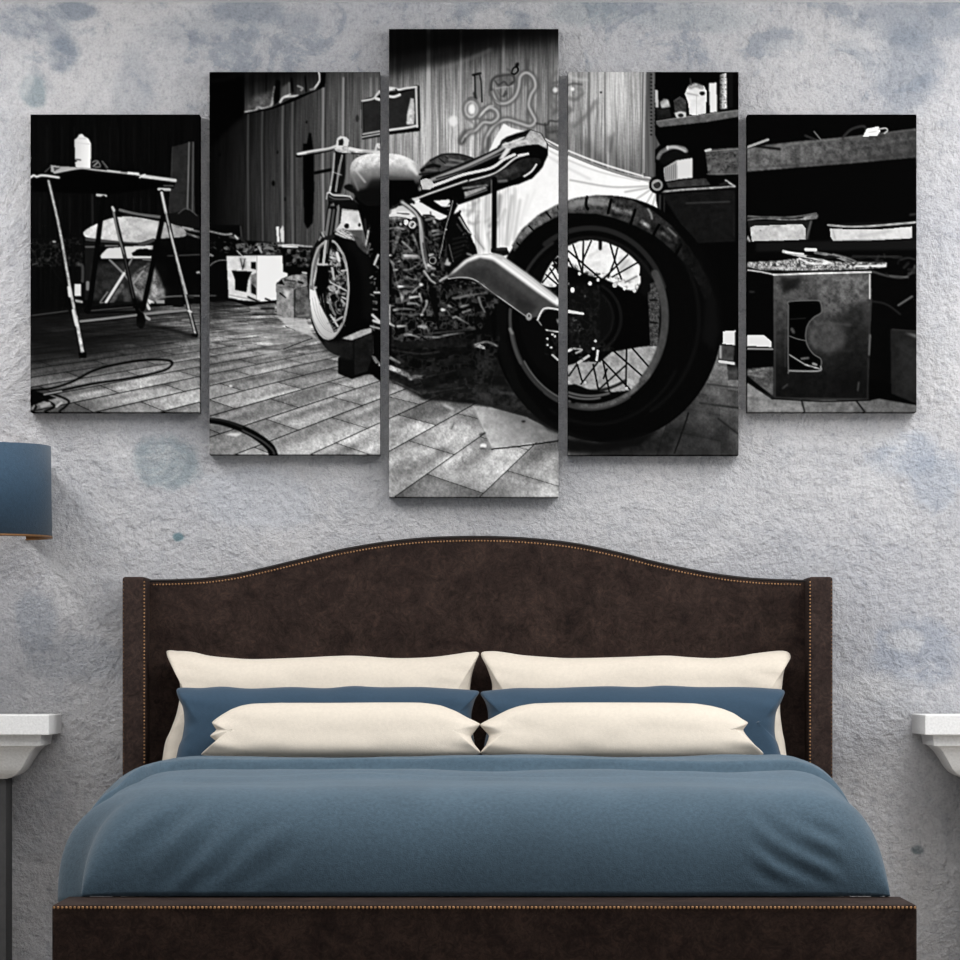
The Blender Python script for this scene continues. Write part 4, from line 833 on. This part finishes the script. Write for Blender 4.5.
# headboard panel: outline with the camel-back curve, extruded
HB_Y0, HB_Y1 = -.02, -.10
crest_px = [(143, 581), (150, 580.5), (175, 580), (205, 578.5), (235, 574.5), (265, 568), (300, 559.5), (340, 550), (380, 543), (420, 538.5), (460, 536.8), (500, 537), (540, 539.5), (580, 544.5), (620, 553), (655, 562), (690, 569.5), (725, 575.5), (760, 579), (800, 580.5), (812, 581)]
crest = catmull([at(a, b, HB_Y1) for a, b in crest_px], 5)
bm = bmesh.new()
zb = .12; n = len(crest)
front = [bm.verts.new((x, HB_Y1, z)) for x, z in crest]; back = [bm.verts.new((x, HB_Y0, z)) for x, z in crest]
fb = [bm.verts.new((x, HB_Y1, zb)) for x, z in crest]; bb = [bm.verts.new((x, HB_Y0, zb)) for x, z in crest]
for i in range(n-1):
    bm.faces.new((front[i], front[i+1], fb[i+1], fb[i])); bm.faces.new((back[i+1], back[i], bb[i], bb[i+1]))
    bm.faces.new((front[i+1], front[i], back[i], back[i+1])); bm.faces.new((fb[i], fb[i+1], bb[i+1], bb[i]))
bm.faces.new((front[0], fb[0], bb[0], back[0])); bm.faces.new((front[-1], back[-1], bb[-1], fb[-1]))
edges = [e for e in bm.edges if (e.verts[0] in front and e.verts[1] in front)]
bmesh.ops.bevel(bm, geom=edges, offset=.006, segments=3, profile=.5, affect='EDGES')
hb = under(from_bm('headboard', bm, M_LEATHER), bed)
def tube(name, path, r, mat, parent, seg=8):
    P = [Vector(p) for p in path]; V = []; Fs = []
    for i, p in enumerate(P):
        t = (P[min(i+1, len(P)-1)]-P[max(i-1, 0)]).normalized()
        a = t.cross(Vector((0, 1, 0)));  a = a.normalized() if a.length > 1e-4 else Vector((1, 0, 0)); b = t.cross(a).normalized()
        for j in range(seg):
            w = 2*math.pi*j/seg; V.append(p+a*(math.cos(w)*r)+b*(math.sin(w)*r))
    for i in range(len(P)-1):
        for j in range(seg):
            q = i*seg+j; s_ = i*seg+(j+1) % seg; Fs.append((q, s_, s_+seg, q+seg))
    Fs.append(tuple(range(seg))[::-1]); Fs.append(tuple(len(V)-seg+j for j in range(seg)))
    return under(mesh(name, V, Fs, mat), parent)
tube('piping', [(x, HB_Y1+.002, z-.001) for x, z in crest[3:-3]], .0036, M_PIPING, bed)
nails('nailhead_trim', [(x, HB_Y1-.0005, z-.0105) for x, z in crest if -.815 < x < .805], .0078, .0024, bed)
# wings
WX = [(-.881, -.824), (.810, .869)]
for s, (a, b) in zip((-1, 1), WX):
    bm = box_bm(a, b, -.22, -.015, .02, 1.148, .007, 3)
    under(from_bm('wing', bm, M_WING), bed)
    inner = b+.0005 if s < 0 else a-.0005; ix = (b-.003) if s < 0 else (a+.003); ox = (a+.0025) if s < 0 else (b-.0025)
    nails('nailhead_trim', [(ix, -.2205, 1.135), (ix, -.2205, .46)], .0085, .0023, bed)
    nails('nailhead_trim', [(ox, -.219, 1.135), (ox, -.219, .30)], .0095, .0012, bed)
# foot and side rails
FX0, FX1 = at(52, 905, -1.96)[0], at(917, 905, -1.96)[0]
under(from_bm('footboard', box_bm(FX0, FX1, -1.96, -1.655, .06, .44, .005, 3), M_LEATHER), bed)
nails('nailhead_trim', [(FX0+.004, -1.9605, .4345), (FX1-.004, -1.9605, .4345)], .0083, .0030, bed)
for a, b in ((-.868, -.833), (.838, .873)):
    under(from_bm('side_rail', box_bm(a, b, -1.655, -.22, .14, .385, .004, 2), M_LEATHER), bed)
for x in (FX0+.07, FX1-.07):
    under(from_bm('leg', box_bm(x-.03, x+.03, -1.90, -1.84, 0, .065, .004, 2), M_PIPING), bed)
under(from_bm('slat_base', box_bm(-.833, .838, -1.655, -.10, .22, .26), M_PIPING), bed)
under(from_bm('mattress', box_bm(-.765, .775, -1.60, -.115, .262, .57, .06, 4), M_MATT, smooth=True), bed)

# ---------------------------------------------------------------- duvet
from mathutils import noise as mnoise
def sm(a, b, t):
    if a > b: return 1-sm(b, a, t)
    t = max(0, min(1, (t-a)/(b-a))); return t*t*(3-2*t)
def duvet():
    NX, NY = 260, 190
    yb, yf = -.575, -1.69
    V = []
    for j in range(NY+1):
        t = j/NY
        # finer towards the front roll
        y = yb+(yf-yb)*(t if t < .6 else .6+.4*math.sin((t-.6)/.4*math.pi/2)**.9)
        dyf = y-yf; dyb = yb-y
        fy = max(0, 1-(1-min(dyf/.19, 1))**2.3)**(1/2.3); fyb = math.sqrt(max(0, 1-(1-min(dyb/.05, 1))**2))
        wl = -.828-.084*sm(-1.56, -1.42, y)+.012*math.sin(y*9); wr = .858+.012*sm(-1.5, -1.2, y)
        z0l = .4426-.0253*sm(-1.60, -1.46, y); z0r = .4426-.021*sm(-1.60, -1.46, y)
        cuff = 0
        ztop = .690-.022*(1-sm(-1.5, -1.0, y))+.022*cuff
        for i in range(NX+1):
            u = i/NX*2-1; a = abs(u)
            # cluster columns near the sides
            xn = math.copysign(1-(1-a)**1.9 if a > .0 else 0, u)
            x = (wl+wr)/2+xn*(wr-wl)/2
            dx = (x-wl) if u < 0 else (wr-x)
            ce = -.93-.10*(x+.8)/1.6+.020*mnoise.noise(Vector((x*2.2, 0, 9)))-.30*sm(-.70, -.86, x)
            cuff = sm(ce-.016, ce+.004, y); ztop = .690-.022*(1-sm(-1.5, -1.0, y))+.024*cuff-.010*math.exp(-((y-ce+.03)/.020)**2)
            rx = .235 if u < 0 and y > -1.52 else .19
            if u < 0: rx = .19+.06*sm(-1.56, -1.40, y)
            else: rx = .185
            fx = max(0, 1-(1-min(dx/rx, 1))**2.35)**(1/2.35)
            z0 = z0l if u < 0 else z0r
            f = fx*fy*(.66+.34*fyb)
            z = z0+(ztop-z0)*f
            p = Vector((x, y, z))
            puff = mnoise.noise(Vector((x*3.1, y*3.1, 1.7)))*.010+mnoise.noise(Vector((x*8, y*7, 5.1)))*.003
            z += puff*fx*min(1, dyf/.1)
            # long soft crease lines beside the cuff
            z += .004*fx*math.sin(x*2.2+y*34+mnoise.noise(Vector((x*2.5, y*4, 0)))*3.2)*sm(-1.45, -1.25, y)*(1-sm(-1.02, -.98, y))
            z += .003*fx*math.sin(y*70+mnoise.noise(Vector((x*3, y*6, 4)))*4)*sm(-1.0, -.95, y)
            # gathered folds at the front corners
            fr = 1-sm(.02, .34, dyf)
            ml = sm(-.80, -.74, x)*(1-sm(-.46, -.36, x)); mr = sm(.54, .62, x)*(1-sm(.70, .78, x))
            ph = (x-1.0*z)*62+mnoise.noise(Vector((x*5, z*5, 2)))*2.6
            pr = (x+1.5*z)*66+mnoise.noise(Vector((x*5, z*5, 8)))*2.6
            hh = ml*math.sin(ph)+.9*mr*math.sin(pr)
            hh *= fr*sm(.44, .475, z)*(1-sm(.575, .66, z))*(.55+.9*mnoise.noise(Vector((x*7, z*7, 3))))
            yy = y-hh*.0062*min(1, (z-z0)/.05); z += hh*.0022*min(1, (z-z0)/.05)
            # side gathers, left where the cover leaves the frame
            if u < 0: x += .012*math.sin(y*26+mnoise.noise(Vector((y*3, z*4, 1)))*2)*(1-fx)*sm(-1.5, -1.35, y)
            V.append((x, yy, z))
    Fs = []
    for j in range(NY):
        for i in range(NX):
            a = j*(NX+1)+i; Fs.append((a, a+1, a+NX+2, a+NX+1))
    o = mesh('duvet', V, Fs, M_BLUE)
    so = o.modifiers.new('thickness', 'SOLIDIFY'); so.thickness = .012; so.offset = 1
    return o
dv = duvet()
tag(dv, 'slate blue duvet with its top edge folded back, spread over the bed', 'duvet')

# ---------------------------------------------------------------- pillows
def pillow(outline, y0, thick, lean, mat, label, cat='pillow', group=None, seed=0, wr=1.0, sharp=False):
    P = [at(a, b if b < 765 else b+24, y0) for a, b in outline]
    n = len(P); O = []
    for i in range(n):   # closed smoothing
        a, b, c, d = P[i-1], P[i], P[(i+1) % n], P[(i+2) % n]
        K = 6
        for j in range(K):
            t = j/K
            if sharp: q = tuple(b[k]+(c[k]-b[k])*t for k in (0, 1)); r = tuple(.5*(2*b[k]+(c[k]-a[k])*t+(2*a[k]-5*b[k]+4*c[k]-d[k])*t*t+(3*b[k]-a[k]-3*c[k]+d[k])*t**3) for k in (0, 1)); O.append(tuple(.5*q[k]+.5*r[k] for k in (0, 1)))
            else: O.append(tuple(.5*(2*b[k]+(c[k]-a[k])*t+(2*a[k]-5*b[k]+4*c[k]-d[k])*t*t+(3*b[k]-a[k]-3*c[k]+d[k])*t**3) for k in (0, 1)))
    m = len(O)
    cx = (min(p[0] for p in O)+max(p[0] for p in O))/2; cz = sum(p[1] for p in O)/m
    zmin = min(p[1] for p in O); hx = max(abs(p[0]-cx) for p in O)
    # spine: squeeze towards a horizontal centre line so that rings follow the outline
    R = 16; V = []; Fs = []
    spine = hx*.80
    def inner(p): return (cx+max(-spine, min(spine, (p[0]-cx)*.86)), cz)
    for side in (-1, 1):
        for k in range(R+1):
            s = 1-(k/R)**1.25     # 1 rim, 0 spine
            h = (1-s**3.4)**.58*thick/2+.0012
            for (x, z) in O:
                ix, iz = inner((x, z)); X = ix+(x-ix)*s; Z = iz+(z-iz)*s
                w = mnoise.noise(Vector((X*5+seed, Z*9, seed*1.3+side)))*.010+mnoise.noise(Vector((X*16+seed, Z*22, side*3.)))*.0035
                # corner and edge tension creases
                ex = min(1, max(0, (abs(X-cx)/hx-.62)/.3)); w += ex*.0045*math.sin(Z*150+seed+X*30)*s
                hh = h+w*wr*(1-s**4)
                y = y0+side*hh+lean*(Z-zmin)
                V.append((X-cx, y-y0, Z-zmin))
    for side in range(2):
        b0 = side*(R+1)*m
        for k in range(R):
            for i in range(m):
                a = b0+k*m+i; b = b0+k*m+(i+1) % m
                f = (a, b, b+m, a+m); Fs.append(f if side else f[::-1])
    for i in range(m):
        a = i; b = (i+1) % m; c = (R+1)*m
        Fs.append((a, b, c+b, c+a))
    o = mesh('pillow', V, Fs, mat); o.location = (cx, y0, zmin)
    bmx = bmesh.new(); bmx.from_mesh(o.data); bmesh.ops.remove_doubles(bmx, verts=bmx.verts, dist=.0004); bmesh.ops.recalc_face_normals(bmx, faces=bmx.faces); bmx.to_mesh(o.data); bmx.free()
    tag(o, label, cat, group); return o
BR = 716+80
backL = [(164.5, 652), (177, 650.8), (192, 652), (208, 655.6), (232, 658), (256, 659), (300, 657.5), (350, 655.5), (395, 658), (430, 657), (455, 654), (470, 651.8), (479, 653), (475, 664), (471, 680), (470, 700), (472, 725), (475, 748), (479, 768), (460, 772), (400, 770), (320, 771), (240, 770), (185, 771), (162, 766), (163.5, 748), (170, 730), (176, 712), (179, 690), (175, 672)]
backR = [(481, 653.5), (492, 651), (507, 652.5), (523, 655), (550, 657), (573, 658), (620, 657), (666, 655.5), (690, 657), (716, 658), (740, 656), (758, 653), (785, 650.6), (792.5, 656), (788, 664), (785, 674), (783, 690), (781, 709), (783, 730), (786, 748), (789, 766), (770, 771), (700, 770), (620, 771), (540, 770), (495, 771), (480, 768), (484, 748), (488, 725), (491, 700), (492, 684), (487, 668)]
pillow(backL, -.225, .12, .16, M_CREAM, 'cream pillow at the back left, propped on the headboard behind a blue pillow', group='cream pillows against the headboard', seed=1)
pillow(backR, -.225, .12, .16, M_CREAM, 'cream pillow at the back right, propped on the headboard behind a blue pillow', group='cream pillows against the headboard', seed=5)
blueL = [(175.5, 690), (181, 687.6), (200, 688), (222, 686.6), (250, 688.6), (290, 687), (325, 688.2), (352, 686), (380, 687.2), (420, 687), (450, 688.6), (470, 690), (479, 692), (475, 700), (471.5, 714), (472, 730), (475, 748), (479, 766), (460, 772), (380, 771), (280, 772), (200, 771), (172, 768), (177, 752), (181.5, 738), (183.5, 722), (182, 708), (177.5, 698)]
blueR = [(480.5, 693), (489, 690.6), (505, 689), (519, 688), (550, 688), (580, 687), (610, 686.2), (640, 687), (666, 685.6), (700, 687), (743, 687), (770, 688.4), (785, 690.5), (783, 700), (777.5, 711), (775.5, 724), (776, 738), (780, 750), (788, 766), (760, 771), (680, 772), (580, 771), (500, 772), (481, 767), (484, 748), (487, 730), (488, 714), (485, 702)]
pillow(blueL, -.375, .11, .14, M_BLUEP, 'slate blue pillow on the left, between two cream pillows', group='blue pillows in the middle row', seed=2, wr=.7)
pillow(blueR, -.375, .11, .14, M_BLUEP, 'slate blue pillow on the right, between two cream pillows', group='blue pillows in the middle row', seed=7, wr=.7)
frontL = [(201, 754.5), (208, 748), (215.5, 741.5), (209.5, 736), (215.5, 730), (211, 722.5), (219, 716), (230, 709.5), (240, 705.8), (252, 703.8), (280, 703), (330, 703), (380, 702.6), (420, 702.8), (440, 705.5), (455, 711), (468, 718), (480, 724), (476, 730), (471, 737), (475, 745), (481, 753), (470, 756), (440, 757.5), (380, 757), (300, 757.5), (240, 757.5), (215, 757)]
frontR = [(763.5, 754.5), (756, 746), (747, 735.5), (744, 730), (749, 723), (743, 719), (735, 713.5), (724, 709), (712, 706), (695, 703.6), (666, 702.8), (600, 702.6), (560, 702.8), (535, 703.6), (520, 706), (508, 710), (495, 716.5), (480, 724.5), (484, 730), (489, 736), (486, 745), (480.5, 753), (492, 756), (530, 757), (577, 757.5), (620, 758), (681, 758.5), (730, 758)]
pillow(frontL, -.535, .085, .40, M_CREAM, 'cream pillow with a frilled corner, front left, lying against the blue pillow', group='cream pillows at the front', seed=3, sharp=True)
pillow(frontR, -.535, .085, .40, M_CREAM, 'cream pillow with a frilled corner, front right, lying against the blue pillow', group='cream pillows at the front', seed=9, sharp=True)

# ---------------------------------------------------------------- nightstands
def ring_loft(name, cx, yback, yfront, hw, prof, mat, parent, cap=True, seg=1):
    """rectangular rings (inset, z) from the top down; flush with the wall at the back"""
    V = []; Fs = []
    for ins, z in prof:
        V += [(cx-hw+ins, yback-ins*.3, z), (cx+hw-ins, yback-ins*.3, z), (cx+hw-ins, yfront+ins, z), (cx-hw+ins, yfront+ins, z)]
    for k in range(len(prof)-1):
        for j in range(4): a = k*4+j; b = k*4+(j+1) % 4; Fs.append((a, b, b+4, a+4))
    Fs.append((0, 1, 2, 3)); Fs.append(tuple(len(V)-4+j for j in (3, 2, 1, 0)))
    bm = bmesh.new(); vs = [bm.verts.new(v) for v in V]
    for f in Fs: bm.faces.new([vs[i] for i in f])
    return under(from_bm(name, bm, mat), parent)
def nightstand(xin, s, label):
    """xin: inner front edge, s: direction away from the bed"""
    hw = .207; cx = xin+s*hw; t = empty('nightstand', (cx, -.16, 0), label, 'nightstand', 'white stone nightstands beside the bed')
    bx = box_bm(cx-hw, cx+hw, -.30, -.008, .759, .8086, .0025, 2); under(from_bm('table_top', bx, M_STONE), t)
    ring_loft('moulding', cx, -.012, -.298, hw, [(.022, .7588), (.024, .745), (.026, .7325), (.034, .7325)], M_STONE, t)
    cove = [(.030, .7324)]
    for ins, py in ((.033, 746.2), (.040, 748), (.050, 752), (.058, 757), (.066, 762), (.073, 767), (.080, 771), (.089, 774.5), (.102, 777.5), (.118, 780)):
        cove.append((ins, EYE_Z-(py-HORIZON)/409))
    ring_loft('corbel', cx, -.012, -.298, hw, cove, M_STONE, t)
    ring_loft('pedestal', cx, -.012, -.298, hw, [(.120, .648), (.120, .10), (.105, .09), (.095, .05), (.095, 0)], M_CHAR, t)
    return t
nightstand(-1.053, -1, 'white stone nightstand at the left edge, under the blue lamp shade')
nightstand(1.087, 1, 'white stone nightstand at the right edge, with nothing on its ledge')

# ---------------------------------------------------------------- lamp
def lathe(prof, cx, cy, seg=64, closed=False):
    V = []; Fs = []
    for r, z in prof:
        for j in range(seg): w = 2*math.pi*j/seg; V.append((cx+r*math.cos(w), cy+r*math.sin(w), z))
    k = len(prof)
    for i in range(k if closed else k-1):
        for j in range(seg):
            a = i*seg+j; b = i*seg+(j+1) % seg; c = ((i+1) % k)*seg
            Fs.append((a, b, c+(j+1) % seg, c+j))
    return V, Fs
LX, LY = -1.262, -.155
lamp = empty('table_lamp', (LX, LY, .8086), 'table lamp with a slate blue drum shade on the left nightstand', 'lamp')
zt, zb_ = at(0, 446, LY)[1], at(0, 538, LY)[1]; R_ = .2; RT = .197
def lampart(name, prof, mat, closed=False):
    V, Fs = lathe(prof, LX, LY, closed=closed); bm = bmesh.new(); vs = [bm.verts.new(v) for v in V]
    for f in Fs: bm.faces.new([vs[i] for i in f])
    return under(from_bm(name, bm, mat, smooth=True), lamp)
LP_base = lampart('base', [(.0005, .8090), (.066, .8090), (.068, .815), (.062, .828), (.05, .84), (.045, .86), (.052, .92), (.058, .98), (.048, 1.05), (.03, 1.10), (.014, 1.12), (.0005, 1.12)], M_STONE)
lampart('pole', [(.0005, 1.118), (.009, 1.118), (.009, 1.29), (.0005, 1.29)], M_BRASS)
sh = lampart('lamp_shade', [(RT, zt), (R_, zb_), (R_-.003, zb_), (RT-.003, zt)], M_SHADE, True)
lampart('shade_lining', [(RT-.0032, zt-.001), (R_-.0032, zb_+.0015), (R_-.0046, zb_+.0015), (RT-.0046, zt-.001)], M_LINING, True)
lampart('rim', [(R_+.0012, zb_+.005), (R_+.0012, zb_-.0005), (R_-.006, zb_-.0005), (R_-.006, zb_+.002)], M_LINING, True)
bm = bmesh.new()
for a in (0, 60, 120):
    r = bmesh.ops.create_cone(bm, cap_ends=True, segments=8, radius1=.002, radius2=.002, depth=.392)
    bmesh.ops.rotate(bm, verts=r['verts'], cent=(0, 0, 0), matrix=Matrix.Rotation(math.pi/2, 3, 'X'))
    bmesh.ops.rotate(bm, verts=r['verts'], cent=(0, 0, 0), matrix=Matrix.Rotation(math.radians(a), 3, 'Z'))
    bmesh.ops.translate(bm, verts=r['verts'], vec=(LX, LY, 1.285))
under(from_bm('shade_frame', bm, M_BRASS), lamp)

# ---------------------------------------------------------------- light, camera
def area(name, loc, target, sx, sy, power, color=(1, 1, 1)):
    l = bpy.data.lights.new(name, 'AREA'); l.shape = 'RECTANGLE'; l.size = sx; l.size_y = sy; l.energy = power; l.color = color
    o = bpy.data.objects.new(name, l); C.objects.link(o); o.location = loc
    o.rotation_euler = (Vector(target)-Vector(loc)).to_track_quat('-Z', 'Y').to_euler(); return o
for sx in (-1, 1):
    area('overhead_light', (sx*1.55, -.95, CEIL_Z-.03), (sx*.9, -.45, 0), 1.5, .42, 36, (1, .99, .98))  # added overhead pair without fixtures, set apart to keep canvas gaps dark
area('centre_fill_light', (.25, -2.1, 2.47), (.2, -.45, .5), 2.4, .9, 44, (1, .99, .98))  # added unseen fill that brightens the bed and the wall centre
area('left_fill_light', (-3.3, -2.3, 1.75), (0, 0, 1.2), 1.2, 1.2, 10, (.98, .99, 1))  # added weak side fill from out of view, no window stands here
area('right_fill_light', (3.3, -2.3, 1.75), (0, 0, 1.2), 1.2, 1.2, 38, (.98, .99, 1))  # added stronger side fill for the right wall, not a real window
w = bpy.data.worlds.new('soft_daylight'); bpy.context.scene.world = w; w.use_nodes = True
w.node_tree.nodes['Background'].inputs['Color'].default_value = (.93, .96, 1, 1)
w.node_tree.nodes['Background'].inputs['Strength'].default_value = .25
cam = bpy.data.cameras.new('camera'); co = bpy.data.objects.new('camera', cam); C.objects.link(co)
co.location = (0, CAM_Y, EYE_Z); co.rotation_euler = (math.pi/2, 0, 0)
cam.sensor_width = 36; cam.lens = F_PX*36/960; cam.shift_y = (HORIZON-480)/960; cam.clip_end = 100
sc = bpy.context.scene; sc.camera = co
sc.view_settings.view_transform = 'Standard'; sc.view_settings.look = 'None'
sc.view_settings.exposure = 0; sc.view_settings.gamma = 1; sc.view_settings.use_curve_mapping = False
